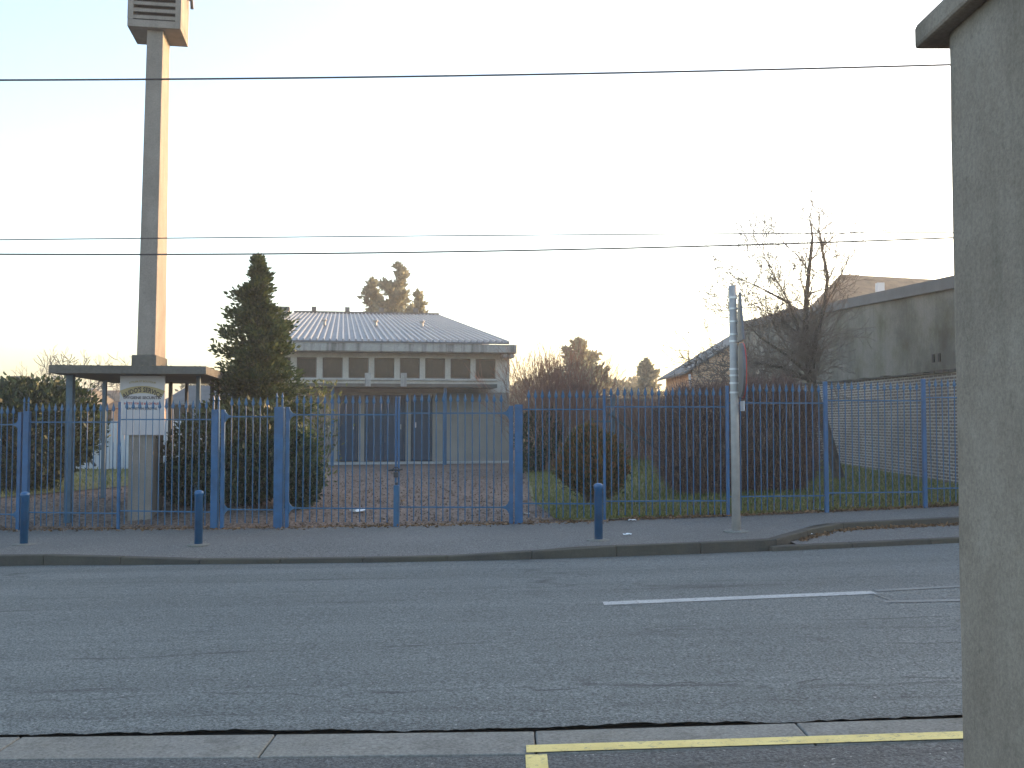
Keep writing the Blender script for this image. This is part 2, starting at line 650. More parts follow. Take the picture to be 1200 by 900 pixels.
tx = [-700, -400, -200, -80, -40, -20, -10, 0, 10, 20, 40, 80, 200, 400, 700]
ty = [-300, -60, -20, 0, 10, 14, 17.5, 19, 21, 24, 30, 45, 80, 200, 500, 1200]
b = MB()
for x in tx:
    for y in ty: b.v.append((x, y, terr_z(x, y)))
for i in range(len(tx) - 1):
    for j in range(len(ty) - 1):
        k = len(ty)
        b.f.append((i * k + j, (i + 1) * k + j, (i + 1) * k + j + 1, i * k + j + 1))
tag(b.build('terrain', M['earth']), kind='structure')

# road edges
FAR = [gnd(px, py) for px, py in ((-400, 668), (-60, 664), (0, 662.5), (150, 662), (300, 661), (450, 659.5), (580, 657), (700, 653.5), (800, 650), (905, 646.5), (1000, 642), (1128, 636), (1260, 629), (1500, 618))]
FAR = [Vector((-70, FAR[0].y + .6, slope(-70)))] + FAR + [Vector((70, FAR[-1].y + .4, slope(70)))]
FARXY = [(p.x, p.y) for p in FAR]
LAYK = [gnd(905, 646.5, 0), gnd(940, 632.5, .04), gnd(973, 621.5, .05), gnd(1010, 619, .05), gnd(1128, 613.5, .05), gnd(1260, 606.5, .05), gnd(1500, 595, .05)]
XL = LAYK[0].x
MAINXY = [q for q in FARXY if q[0] < XL - .01] + [(p.x, p.y) for p in LAYK] + [(70, LAYK[-1].y + .3)]
NEARY = [(-70, 5.7), (-2.8, 5.60), (0, 5.49), (2.4, 5.50), (70, 6.1)]


def near_y(x): return interp(x, NEARY)


xs = xs_range(-70, -12, 4)[:-1] + xs_range(-12, 12, .25) + xs_range(12, 70, 4)[1:]
er = random.Random(3)
edge = {}
for x in xs: edge[x] = near_y(x) + .035 + er.uniform(0, .03)
xs_f = xs_range(-70, -6, 4)[:-1] + xs_range(-6, 6, .025) + xs_range(6, 70, 4)[1:]
wob, rw0 = {}, 0.0
for x in xs_f:
    rw0 = rw0 * .93 + er.gauss(0, .0065)
    wob[x] = near_y(x) + max(.012, .052 + rw0 + .012 * math.sin(x * 3.1) + er.uniform(-.006, .012))
tag(sheet('road', xs_f, lambda x: (wob[x], interp(x, FARXY) + .05), 10,
          lambda x, y: slope(x) + .03 * math.sin(math.pi * (y - 5.3) / 7), M['road']), kind='structure')
# dark open joint along the near kerb
tag(sheet('gutter_joint', xs, lambda x: (near_y(x) - .02, near_y(x) + .3), 2, lambda x, y: slope(x) - .035, M['tar']), kind='structure')
# near kerb of flat concrete slabs
kb = tag(bpy.data.objects.new('near_kerb', None), kind='structure')
COL.objects.link(kb)
x = -12.3
while x < 12:
    x1 = x + 1.38
    kw = .37
    p = []
    for z0 in (-.12, .004):
        for xx, oy in ((x + .004, -kw), (x1 - .004, -kw), (x1 - .004, 0), (x + .004, 0)):
            p.append((xx, near_y(xx) + oy, slope(xx) + z0 + er.uniform(-.002, .002)))
    MB().hexa(p).build('kerb_slab', M['kerb'], kb, bevel=.008)
    x = x1
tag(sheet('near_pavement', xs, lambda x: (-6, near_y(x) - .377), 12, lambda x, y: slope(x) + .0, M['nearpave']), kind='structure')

# yellow parking line
yl = bpy.data.objects.new('yellow_parking_line', None)
COL.objects.link(yl)
tag(yl, kind='structure')
ya, yb = gnd(617, 884, .01), gnd(640, 884, .01)
xs_y = xs_range(ya.x, 8, .3)
sheet('kerb_stripe', xs_y, lambda x: (near_y(x) - .363, near_y(x) - .25), 1, lambda x, y: slope(x) + .0105, M['yellow'], yl)
sheet('bay_end_stripe', [ya.x - .005, yb.x + .005], lambda x: (near_y(x) - 2.4, near_y(x) - .38), 4, lambda x, y: slope(x) + .0045, M['yellow'], yl)

# centre line
ca, cb_ = gnd(707, 707.5, .03), gnd(1024, 694.5, .03)
def road_z(x, y): return slope(x) + .03 * math.sin(math.pi * (y - 5.3) / 7)
def line(name, a, b_, wd, m, h=.004):
    xs_ = xs_range(a.x, b_.x, .25)
    return tag(sheet(name, xs_, lambda x: (lerp(a.y, b_.y, (x - a.x) / (b_.x - a.x)) - wd / 2, lerp(a.y, b_.y, (x - a.x) / (b_.x - a.x)) + wd / 2), 2, lambda x, y: road_z(x, y) + h, m), kind='structure')
line('centre_line', ca, cb_, .16, M['white'])
line('faded_centre_line', gnd(1026, 692.5, .03), gnd(1300, 678, .03), .09, M['wornwhite'])
line('worn_line_patch', gnd(1036, 705.5, .03), gnd(1300, 700, .03), .1, M['wornwhite'])
line('worn_line_return', gnd(1022, 696, .03), gnd(1046, 704.5, .03), .12, M['wornwhite'], .008)

# far kerb stones
KT = [(-400, .12), (60, .12), (240, .055), (560, .06), (680, .125), (900, .13), (1600, .13)]
def kt(x, y): return interp(CX + F * x / y, KT)
fk = tag(bpy.data.objects.new('far_kerb', None), kind='structure')
COL.objects.link(fk)


def resample(poly, st):
    out = [poly[0]]
    acc = 0
    for a, b_ in zip(poly, poly[1:]):
        d = (b_ - a).length
        t = st - acc
        while t <= d:
            out.append(a.lerp(b_, t / d))
            t += st
        acc = d - (t - st)
    out.append(poly[-1])
    return out


def kerb_run(poly, hfun, st, parent, name, z0=-.1, kw=.16):
    pts = resample(poly, st)
    nrm = []
    for i in range(len(pts)):
        a, c = pts[max(0, i - 1)], pts[min(len(pts) - 1, i + 1)]
        d = (c - a); d.z = 0; d.normalize()
        nrm.append(Vector((-d.y, d.x, 0)))
    for i in range(len(pts) - 1):
        a, c = pts[i], pts[i + 1]
        if (c - a).length < .05: continue
        dd = (c - a).normalized() * .002
        p = []
        for base in (0, 1):
            for q, n, o in ((a + dd, nrm[i], 0), (c - dd, nrm[i + 1], 0), (c - dd, nrm[i + 1], kw), (a + dd, nrm[i], kw)):
                v = q + n * o
                v.z = slope(q.x) + (hfun(q.x, q.y) + er.uniform(-.003, .003) if base else z0)
                if base and o == 0: v += n * .02
                p.append(v)
        MB().hexa(p).build(name, M['kerbd'], parent, bevel=.012)


main_k = [Vector((x, y, 0)) for x, y in MAINXY if -16 < x < 14]
kerb_run(main_k, kt, 1.0, fk, 'kerb_stone')
lk = tag(bpy.data.objects.new('layby_kerb', None), kind='structure')
COL.objects.link(lk)
kerb_run([Vector((x, y, 0)) for x, y in FARXY if XL - .01 <= x < 14], lambda x, y: .055, 1.0, lk, 'kerb_stone')
tag(sheet('layby', xs_range(XL + .35, 40, .3), lambda x: (interp(x, FARXY) + .165, interp(x, MAINXY) + .03), 4, lambda x, y: slope(x) + .05, M['pave']), kind='structure')


def kerb_back(x): return interp(x, MAINXY) + .165 + (.12 if XL < x < LAYK[2].x else 0)


def pave_z(x, y):
    k = kt(x, y) - .004
    return slope(x) + lerp(k, .12, sstep(0, 1.0, y - kerb_back(x)))


tag(sheet('far_pavement', xs, lambda x: (kerb_back(x) - .01, fence_y(x) - .02), 9, pave_z, M['pave']), kind='structure')

# yard: gravel everywhere, lawns laid on it
xs_g = xs_range(-30, -12, 2)[:-1] + xs_range(-12, 10, .5) + xs_range(10, 30, 2)[1:]
tag(sheet('gravel_yard', xs_g, lambda x: (fence_y(x) - .025, 45), 70, lambda x, y: yard_z(x, y), M['gravel']), kind='structure')
def lawn_l(y): return 0.25 + .02 * (y - 15)
tag(sheet('lawn', xs_range(.35, 8.6, .3), lambda x: (fence_y(x) + .12 + max(0, .7 - x) * 8, 33.5), 40, lambda x, y: yard_z(x, y) + .02, M['lawn']), kind='structure')
tag(sheet('side_lawn', xs_range(-14, -6.6, .4), lambda x: (18.6 + max(0, (x + 9.5)) * 2.2, 27.5), 20, lambda x, y: yard_z(x, y) + .02, M['lawn']), kind='structure')


# ------------------------------------------------------------------ vegetation helpers
def blob_noise(seed):
    r = random.Random(seed)
    k = [(Vector((r.gauss(0, 1), r.gauss(0, 1), r.gauss(0, 1))).normalized() * r.uniform(1.5, 4.5), r.uniform(0, 6.28), r.uniform(.4, 1)) for _ in range(9)]
    K = np.array([q[0] for q in k]); P = np.array([q[1] for q in k]); A = np.array([q[2] for q in k])
    return lambda d: (np.sin(d @ K.T + P) * A).sum(1) / A.sum()


def stuffp(o):
    return o


def bush(name, base, rx, ry, h, n, leaf, m, label, cat, group=None, seed=1, z0=.0, lump=.35, top=None, inner=.55, stems=9, up=.3, width=.55, taper=0.0, tip=None, lobes=0):
    """leafy shrub: leaves in an uneven shell, thinner inside, with stems."""
    t = empty(name, base, label, cat, group)
    rr = np.random.default_rng(seed)
    global NR
    NR = rr
    d = unit(rr.normal(size=(n, 3)))
    fn = blob_noise(seed)
    rad = (1 + lump * fn(d) * 1.6 + lump * .5 * blob_noise(seed + 50)(d * 2.7)) * (inner + (1 - inner) * rr.random(n) ** .55) * (1 + .16 * rr.random(n) ** 7)
    if lobes:
        az = np.arctan2(d[:, 1], d[:, 0])
        rad = rad * (1 + .10 * np.cos(az * lobes + 1.3 * np.sin(d[:, 2] * 2)) + .05 * np.cos(az * (lobes * 2 + 1) + 2))
    hz = h / 2
    c = d * rad[:, None]
    if taper:
        f = 1 - taper * np.clip((c[:, 2:3] + .2), 0, 1)
        c[:, :2] *= f
    c = c * np.array([rx, ry, hz]) + np.array([0, 0, hz + z0])
    c[:, 2] = np.maximum(c[:, 2], .04 + rr.random(n) * .1)
    dirs = d + rr.normal(size=(n, 3)) * .6 + np.array([0, 0, up])
    L = leaf * (.6 + .8 * rr.random(n))
    B = np.array(base)
    if tip:
        sel = (c[:, 2] > z0 + h * tip[1]) & (rr.random(n) < tip[2])
        mkobj('foliage', leaf_mesh('foliage', c[~sel] + B, dirs[~sel], L[~sel], L[~sel] * width), m, t)
        mkobj('tip_foliage', leaf_mesh('tip_foliage', c[sel] + B, dirs[sel], L[sel], L[sel] * width), tip[0], t)
    else:
        mkobj('foliage', leaf_mesh('foliage', c + B, dirs, L, L * width), m, t)
    S = []
    r2 = random.Random(seed)
    for i in range(stems):
        a = r2.uniform(0, 6.28)
        e = Vector((math.cos(a) * rx * r2.uniform(.2, .8), math.sin(a) * ry * r2.uniform(.2, .8), z0 + h * r2.uniform(.5, .9)))
        p0 = Vector((math.cos(a) * .06, math.sin(a) * .06, -.05))
        mid = p0.lerp(e, .5) + Vector((r2.uniform(-.1, .1), r2.uniform(-.1, .1), .1))
        S += [(p0 + Vector(base), mid + Vector(base), .03, .02), (mid + Vector(base), e + Vector(base), .02, .008)]
    mkobj('stem', segs_mesh('stem', S), M['bark'], t)
    return t


def grow(S, p, d, ln, r, lv, rnd, spread=.6, up=.12, minr=.003, kids=(2, 3), wander=.25, nseg=3, maxz=None):
    q = p
    for i in range(nseg):
        d2 = (d + Vector((rnd.gauss(0, wander), rnd.gauss(0, wander), rnd.gauss(0, wander) + up))).normalized()
        e = q + d2 * ln / nseg
        r2 = r * (1 - .35 / nseg * 1.0)
        S.append((tuple(q), tuple(e), r, max(minr, r2)))
        if lv > 0 and i < nseg - 1 and rnd.random() < .6:
            a = Vector((rnd.gauss(0, 1), rnd.gauss(0, 1), rnd.gauss(0, 1))).normalized()
            grow(S, e, (d2 + a * spread * 1.3).normalized(), ln * rnd.uniform(.4, .65), max(minr, r2 * .5), lv - 1, rnd, spread, up, minr, kids, wander, nseg)
        q, d, r = e, d2, max(minr, r2)
    if lv > 0:
        for _ in range(rnd.randint(*kids)):
            a = Vector((rnd.gauss(0, 1), rnd.gauss(0, 1), rnd.gauss(0, 1))).normalized()
            grow(S, q, (d + a * spread).normalized(), ln * rnd.uniform(.6, .85), max(minr, r * rnd.uniform(.55, .75)), lv - 1, rnd, spread, up, minr, kids, wander, nseg)


def bare_tree(name, base, dirs, label, cat, seed, group=None, lv=5, minr=.004, **kw):
    t = empty(name, base, label, cat, group)
    rnd = random.Random(seed)
    S = []
    for (d, ln, r) in dirs:
        grow(S, Vector(base), Vector(d).normalized(), ln, r, lv, rnd, minr=minr, **kw)
    thick = [s for s in S if s[2] > .02]
    thin = [s for s in S if s[2] <= .02]
    if thick: mkobj('trunk', segs_mesh('trunk', thick, 7), M['bark'], t)
    if thin: mkobj('crown', segs_mesh('crown', thin, 3), M['twig'], t)
    return t


def conifer(name, base, h, prof, n, leaf, m, label, cat, seed, group=None, z0=.3, droop=.1, gaps=.35, nb=140, width=.5):
    """prof(t) -> crown radius at height fraction t; leaf sprays strung along branches."""
    global NR
    t = empty(name, base, label, cat, group)
    rr = np.random.default_rng(seed)
    NR = rr
    r = random.Random(seed)
    B = Vector(base)
    tr = MB().tube([B + Vector((0, 0, -.1)), B + Vector((.02, 0, h * .5)), B + Vector((0, 0, h * .985))], [.028 * h, .015 * h, .006], 7)
    tr.build('trunk', M['bark'], t, smooth=True)
    C, D, S = [], [], []
    for i in range(nb):
        f = z0 / h + (1 - z0 / h) * ((i + r.random()) / nb) ** .85
        f = min(f, .99)
        a = r.uniform(0, 6.283)
        rad = prof(f) * (r.uniform(1 - gaps, 1 + gaps * .45) if r.random() < .85 else r.uniform(1, 1 + gaps * .8))
        d = Vector((math.cos(a), math.sin(a), -droop + .9 * f * f + r.uniform(-.12, .25)))
        p0 = Vector((0, 0, h * f))
        p1 = p0 + d * rad
        S.append((tuple(B + p0), tuple(B + p1 * .98 + p0 * .02), .004 + .004 * h * (1 - f), .003))
        k = max(6, int(n / nb * (.25 + 1.5 * (rad / max(.05, prof(.25))))))
        u = rr.random(k) ** .6
        base_p = np.array(p0)[None] + (np.array(p1 - p0))[None] * u[:, None]
        wdt = .32 * rad * (1 - .55 * u) + .04
        off = rr.normal(size=(k, 3)) * wdt[:, None] * np.array([.55, .55, .38])
        off[:, 2] -= .1 * rad * u * droop * 4
        C.append(base_p + off)
        D.append(np.array(d)[None] * .8 + off / np.maximum(wdt[:, None], .01) * .7 + rr.normal(size=(k, 3)) * .45 + np.array([0, 0, .35]))
    C = np.concatenate(C); D = np.concatenate(D)
    C[:, 2] = np.maximum(C[:, 2], .05)
    L = leaf * (.55 + .9 * rr.random(len(C)))
    mkobj('crown', leaf_mesh('crown', C + np.array(base), D, L, L * width), m, t)
    mkobj('branch', segs_mesh('branch', S, 4), M['bark'], t)
    return t


# ------------------------------------------------------------------ rotated frame of the hall, the tower and the shelter
TH = R(9.4)
E1 = Vector((math.cos(TH), math.sin(TH), 0))
E2 = Vector((-math.sin(TH), math.cos(TH), 0))


class Frame:
    def __init__(s, o): s.o = Vector(o)

    def __call__(s, u, v, z): return s.o + E1 * u + E2 * v + Vector((0, 0, z - s.o.z))

    def hit(s, px, py, v=0.0):
        d = ray(px, py)
        c = Vector((0, 0, CH))
        t = (v - (c - s.o).dot(E2)) / d.dot(E2)
        p = c + d * t
        return (p - s.o).dot(E1), p.z


# ------------------------------------------------------------------ hall
HO = at(597, 541, 31.3)
HO.z = 0
H = Frame(HO)
hall = empty('hall', H(-3.7, 0, yard_z(-3.7, 31)), 'low concrete hall with ribbed zinc roof and row of square windows', 'building')
GZ = .36
uL = H.hit(306, 410)[0]
zf1, zf0 = H.hit(560, 403.6, -.5)[1], H.hit(560, 413.6, -.5)[1]
_, zwt = H.hit(560, 420.5)
_, zwb = H.hit(560, 444.0)
zsill = H.hit(560, 446.5)[1]
WX = [347.5, 378, 408.5, 438.7, 468.5, 498.2, 528, 557.3]
wu = [(H.hit(x, 432)[0], H.hit(x + 23.5, 432)[0]) for x in WX]
pit = wu[1][0] - wu[0][0]
wu = [(wu[0][0] - pit, wu[0][1] - pit)] + wu
MB().box(uL, 0, 0, .25, zwt, zf0 + .02, H).build('lintel_wall', M['wall'], hall)
MB().box(uL, .0, -.003, .25, zsill - .35, zsill - .002, H).build('parapet_wall', M['wall'], hall)
MB().box(uL, wu[-1][1] + .05, -.06, .25, zsill, zwb, H).build('window_sill', M['plinth'], hall, bevel=.01)
MB().box(wu[-1][1] + .055, 0, 0, .25, zsill, zwb, H).build('corner_wall', M['wall'], hall)
edges = [uL] + [e for w_ in wu for e in w_] + [0]
for i in range(0, len(edges), 2):
    MB().box(edges[i], edges[i + 1], .002, .25, zwb, zwt, H).build('window_pier', M['wall'], hall)
for a, c in wu:
    fr = MB()
    t_ = .035
    fr.box(a, a + t_, .10, .16, zwb, zwt, H).box(c - t_, c, .10, .16, zwb, zwt, H).box(a + t_, c - t_, .10, .16, zwt - t_, zwt, H).box(a + t_, c - t_, .10, .16, zwb, zwb + t_, H)
    wo = fr.build('window', M['brown_frame'], hall)
    MB().box(a + t_, c - t_, .125, .14, zwb + t_, zwt - t_, H).build('pane', M['glass'], wo)
# fascia beam with upturned end
uR = H.hit(605.5, 408, -.5)[0]
fb = MB()
prof = [(-.5, zf1), (-.5, zf0 + .03), (-.47, zf0), (.0, zf0), (.0, zf1 - .02)]
n_ = len(prof)
for u, zz in ((uL - .1, 0), (uR, 0)):
    for v, z in prof: fb.v.append(tuple(H(u, v, z)))
fb.f = [tuple(range(n_))[::-1], tuple(range(n_, 2 * n_))] + [(i, (i + 1) % n_, (i + 1) % n_ + n_, i + n_) for i in range(n_)]
fas = fb.build('fascia', M['fascia'], hall)
MB().box(uR - .42, uR - .04, -.42, .0, zf0 - .14, zf0 - .002, H).build('corbel', M['fascia'], hall, bevel=.05)
# long low-pitched roof rising away
RV = 22.5
zr0, zr1 = zf1 + .012, zf1 + .012 + (RV + .5) * .137
ua, ub = uL - .12, H.hit(597, 404, -.5)[0]
roof = MB().hexa([H(ua, -.52, zr0 - .0), H(ub, -.52, zr0), H(ub, RV, zr1), H(ua, RV, zr1), H(ua, -.52, zr0 + .05), H(ub, -.52, zr0 + .05), H(ub, RV, zr1 + .05), H(ua, RV, zr1 + .05)]).build('roof', M['zinc'], hall)
nr = 39
rib0 = MB()
P0, P1 = H(0, -.53, zr0 + .052), H(0, RV, zr1 + .052)
for (p, k) in ((P0, 0), (P1, 0)):
    pass
rw, rh = .032, .055
rib0.hexa([P0 - E1 * rw, P0 + E1 * rw, P1 + E1 * rw, P1 - E1 * rw] + [q + Vector((0, 0, rh)) for q in (P0 - E1 * rw * .6, P0 + E1 * rw * .6, P1 + E1 * rw * .6, P1 - E1 * rw * .6)])
rme = rib0.mesh('rib')
for i in range(nr + 1):
    o = mkobj('rib', rme, M['zincrib'], roof)
    o.location = E1 * lerp(ua + .04, ub - .04, i / nr)
MB().box(ua, ub, RV - .1, RV + .08, zr1 + .06, zr1 + .16, H).build('ridge_cap', M['coping'], roof)
for px, py in ((380, 385), (440, 386), (494.5, 385)):
    v = 8.5
    zz = zr0 + (v + .5) * .137 + .05
    u = H.hit(px, py, v)[0]
    vm = MB().tube([H(u, v, zz - .03), H(u, v, zz + .2)], .06, 8)
    vm.lathe([(.1, .2), (.11, .24), (.05, .3)], 8, H(u, v, zz))
    vm.build('roof_vent', M['galv'], roof)
for px in (368, 407, 447, 487):
    u = H.hit(px, 371, RV)[0]
    MB().box(u - .12, u + .12, RV - .2, RV + .05, zr1 + .165, zr1 + .38, H).build('ridge_vent', M['coping'], roof)
# side walls and back
MB().hexa([H(uL, .25, GZ - .3), H(uL + .25, .25, GZ - .3), H(uL + .25, RV - .2, GZ - .3), H(uL, RV - .2, GZ - .3), H(uL, .25, zf0), H(uL + .25, .25, zf0), H(uL + .25, RV - .2, zr1 - .1), H(uL, RV - .2, zr1 - .1)]).build('side_wall', M['wall'], hall)
MB().hexa([H(-.25, .25, GZ - .3), H(0, .25, GZ - .3), H(0, RV - .2, GZ - .3), H(-.25, RV - .2, GZ - .3), H(-.25, .25, zf0), H(0, .25, zf0), H(0, RV - .2, zr1 - .1), H(-.25, RV - .2, zr1 - .1)]).build('side_wall', M['wall'], hall)
MB().box(uL + .26, -.26, RV - .45, RV - .2, GZ - .3, zr1 - .12, H).build('back_wall', M['wall'], hall)
# lower wall, doors
zdt = H.hit(450, 463)[1]
zdb = H.hit(450, 540.5)[1]
doors = [(395.5, 420), (427, 475.5), (481.5, 507)]
du = [(H.hit(a, 500)[0], H.hit(c, 500)[0]) for a, c in doors]
ed = [uL] + [e for d_ in du for e in d_] + [0]
for i in range(0, len(ed), 2):
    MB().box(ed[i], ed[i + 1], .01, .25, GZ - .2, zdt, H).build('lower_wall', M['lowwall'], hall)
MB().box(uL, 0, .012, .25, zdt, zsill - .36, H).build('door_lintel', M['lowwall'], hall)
for i, (a, c) in enumerate(du):
    frm = MB()
    frm.box(a, a + .05, .1, .2, zdb, zdt, H).box(c - .05, c, .1, .2, zdb, zdt, H).box(a + .05, c - .05, .1, .2, zdt - .05, zdt, H)
    d_ = frm.build('door', M['bluedark'], hall)
    nl = 2 if i == 1 else 1
    for k in range(nl):
        x0, x1 = lerp(a + .05, c - .05, k / nl) + .004, lerp(a + .05, c - .05, (k + 1) / nl) - .004
        lf = MB().box(x0, x1, .13, .18, zdb + .01, zdt - .055, H)
        lf.box(x0 + .08, x1 - .08, .118, .13, zdb + .12, zdb + .85, H).box(x0 + .08, x1 - .08, .118, .13, zdb + 1.0, zdt - .15, H)
        lf.build('door_leaf', M['bluedark'], d_)
    if i == 2:
        MB().box(a + .1, a + .17, .105, .115, zdb + 1.0, zdb + 1.16, H).build('letter_plate', M['sign'], d_)
    else:
        MB().box(c - .16, c - .13, .08, .118, zdb + .95, zdb + 1.1, H).build('door_handle', M['galv'], d_)
# step / plinth
MB().box(uL, .05, -.5, .009, GZ - .3, zdb - .01, H).build('step', M['plinth'], hall, bevel=.01)
# canopy
zc1, zc0 = H.hit(450, 449.3, -1.3)[1], H.hit(450, 453.8, -1.3)[1]
uc0, uc1 = uL, H.hit(583, 451, -1.3)[0]
cn = MB().box(uc0, uc1, -1.3, -.004, zc0, zc1, H).build('canopy', M['slab'], hall, bevel=.012)
for px in (389.5, 521.5):
    u = H.hit(px, 500, -1.1)[0]
    MB().box(u - .045, u + .045, -1.15, -1.06, GZ - .12, zc0 - .001, H).build('canopy_post', M['blue'], hall)
for px in (431, 473):
    u = H.hit(px, 444, -1.36)[0]
    MB().box(u - .085, u + .085, -1.42, -1.302, zc0 + .02, H.hit(px, 437, -1.4)[1], H).build('scupper', M['fascia'], hall)
# chimney beside the far end
cu, _ = H.hit(330.5, 370, 16)
ch = MB().box(cu - .28, cu + .28, 15.7, 16.3, .4, H.hit(330, 364.5, 16)[1], H).build('chimney', M['fascia'], hall)
MB().box(cu - .34, cu + .34, 15.64, 16.36, H.hit(330, 364.5, 16)[1] + .002, H.hit(330, 360, 16)[1], H).build('chimney_cap', M['coping'], ch)
# ground-floor wing behind the shrubs on the right, with flat porch
pr = empty('side_porch', at(664, 540, 30), 'flat grey porch slab on pale post beside the red twig shrub', 'porch')
g0 = yard_z(1.6, 30)
MB().box(1.0, 2.4, 29.4, 32.4, at(660, 455, 29.4).z, at(660, 450.5, 29.4).z).build('slab', M['slab'], pr, bevel=.01)
for px, Y in ((662, 29.6), (688, 29.6), (664, 32.2), (690, 32.2)):
    x = (px - 600) / 1200 * Y
    MB().box(x - .07, x + .07, Y - .07, Y + .07, g0 - .1, at(660, 455, 29.4).z - .001).build('post', M['fascia'], pr)
MB().box(.95, 1.5, 31.2, 31.26, g0 - .1, g0 + 1.5).build('blue_panel', M['bluegrey'], pr)

# ------------------------------------------------------------------ tower
TO = at(151, 500, 16.5)
TO.z = yard_z(TO.x, TO.y)
T = Frame(TO)
tw = empty('bell_tower', TO, 'tall slender concrete tower with louvred box on top, rising through flat shelter', 'tower')
pw = .375
gz = TO.z
Z = lambda px, py, v=0.: T.hit(px, py, v)[1]
LEAN = .09


def TL(u, v, z):   # the tower leans a hair, as old posts do
    return T(u + LEAN * (z - gz) / 8.0 * .9, v, z)


MB().box(0, pw, 0, 1.0, gz - .2, Z(160, 441), T).build('pier', M['tower'], tw, bevel=.008)
ztop = 2.47
zc = Z(165, 416)
MB().box(-.0, pw + .01, -.02, 1.02, ztop + .002, zc, TL).build('collar', M['slab'], tw, bevel=.01)
s0, s1 = .075, .36
zb0 = T.hit(160, 50, .3)[1]
sh = MB()
b0 = [(s0, .0), (s1, .0), (s1, .99), (s0, .99)]
b1 = [(s0 + .015, .05), (s1 - .015, .05), (s1 - .015, .72), (s0 + .015, .72)]
zb = T.hit(150, 28, -.2)[1] + .02
sh.hexa([TL(u, v, zc + .001) for u, v in b0] + [TL(u, v, zb) for u, v in b1])
sh.build('shaft', M['tower'], tw, bevel=.01)
bw = .84
bc = (s0 + s1) / 2
bu0, bu1, bv0, bv1 = bc - bw / 2, bc + bw / 2, -.06, .78
zt = zb + 1.15
box = MB()
box.box(bu0, bu1, bv0, bv1, zb, zb + .12, TL)                                  # bottom ring slab
box.build('box_floor', M['tower'], tw, bevel=.008)
for (a, c, d_, e) in ((bu0, bu0 + .09, bv0, bv1), (bu1 - .09, bu1, bv0, bv1)):
    MB().box(a, c, d_, e, zb + .121, zt - .1, TL).build('box_cheek', M['tower'], tw)
MB().box(bu0 + .09, bu1 - .09, bv1 - .08, bv1 - .002, zb + .121, zt - .1, TL).build('box_back', M['tower'], tw)
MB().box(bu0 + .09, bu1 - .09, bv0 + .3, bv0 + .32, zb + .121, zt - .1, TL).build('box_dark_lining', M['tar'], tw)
zz = zb + .14
while zz < zt - .2:
    MB().hexa([TL(bu0 + .09, bv0 + .01, zz), TL(bu1 - .09, bv0 + .01, zz), TL(bu1 - .09, bv0 + .16, zz + .07), TL(bu0 + .09, bv0 + .16, zz + .07), TL(bu0 + .09, bv0 + .01, zz + .055), TL(bu1 - .09, bv0 + .01, zz + .055), TL(bu1 - .09, bv0 + .16, zz + .125), TL(bu0 + .09, bv0 + .16, zz + .125)]).build('louvre', M['tower'], tw)
    zz += .115
MB().box(bu0 - .06, bu1 + .06, bv0 - .06, bv1 + .06, zt - .099, zt + .02, TL).build('box_roof', M['slab'], tw, bevel=.01)
MB().tube([TL(bu1 + .0, bv1 - .2, zb + .78), TL(bu1 + .07, bv1 - .2, zb + .74), TL(bu1 + .08, bv1 - .2, zb + .6)], .03, 8).build('drain_spout', M['darksteel'], tw)

# ------------------------------------------------------------------ shelter round the tower
SO = at(57, 437, 15.95)
shl = Frame((SO.x, SO.y, 0))
st = empty('shelter', shl(1.2, 2, yard_z(-6, 18)), 'flat concrete shelter roof on thin blue posts around tower foot', 'shelter')
zs0 = SO.z
zs1 = zs0 + .125
su1 = (at(241, 437, 16.3) - SO).dot(E1)
sdp = 4.6
# slab with a hole for the tower: four pieces of one mesh
hu0 = (T(0, 0, 0) - shl(0, 0, 0)).dot(E1) - .004
hv0 = (T(0, 0, 0) - shl(0, 0, 0)).dot(E2) - .004
hu1, hv1 = hu0 + pw + .008, hv0 + 1.008
sl = MB()
us = [0, hu0, hu1, su1]
vs_ = [0, hv0, hv1, sdp]
for i in range(3):
    for j in range(3):
        if (i, j) != (1, 1):
            q = [(us[i], vs_[j]), (us[i + 1], vs_[j]), (us[i + 1], vs_[j + 1]), (us[i], vs_[j + 1])]
            o = len(sl.v)
            sl.v += [tuple(shl(u, v, zs0)) for u, v in q] + [tuple(shl(u, v, zs1)) for u, v in q]
            sl.f += [(o + 3, o + 2, o + 1, o), (o + 4, o + 5, o + 6, o + 7)]
            for (a, c, on) in ((0, 1, j == 0), (1, 2, i == 2), (2, 3, j == 2), (3, 0, i == 0), ):
                if on: sl.f.append((o + a, o + c, o + c + 4, o + a + 4))
sl.build('roof_slab', M['slab'], st)
for k in range(26):                                  # worn edge crumbs of moss along the rim
    u = er.uniform(0, su1)
    r_ = er.uniform(.012, .03)
    MB().lathe([(r_, 0), (r_ * .8, r_ * .5), (r_ * .3, r_ * .7)], 6, shl(u, .05, zs1 - .005)).build('moss_clump', M['earth'], st)
for px, by, wd, d_ in ((80, 600, .105, 0), (230.5, 603, .062, 0), (120.5, 585, .065, 0), (198, 585, .06, 0), (217, 580, .055, 0), (254, 585, .06, 0), (247, 590, .06, 0)):
    dd = {80: 16.55, 230.5: 17.1, 120.5: 18.9, 198: 19.9, 217: 20.4, 254: 20.3, 247: 18.8}[px]
    p = at(px, by, dd)
    g = yard_z(p.x, p.y)
    MB().bar((p.x, p.y, g - .1), (p.x, p.y, zs0 + .01), wd).build('post', M['bluegrey'] if wd > .06 else M['darksteel'], st)

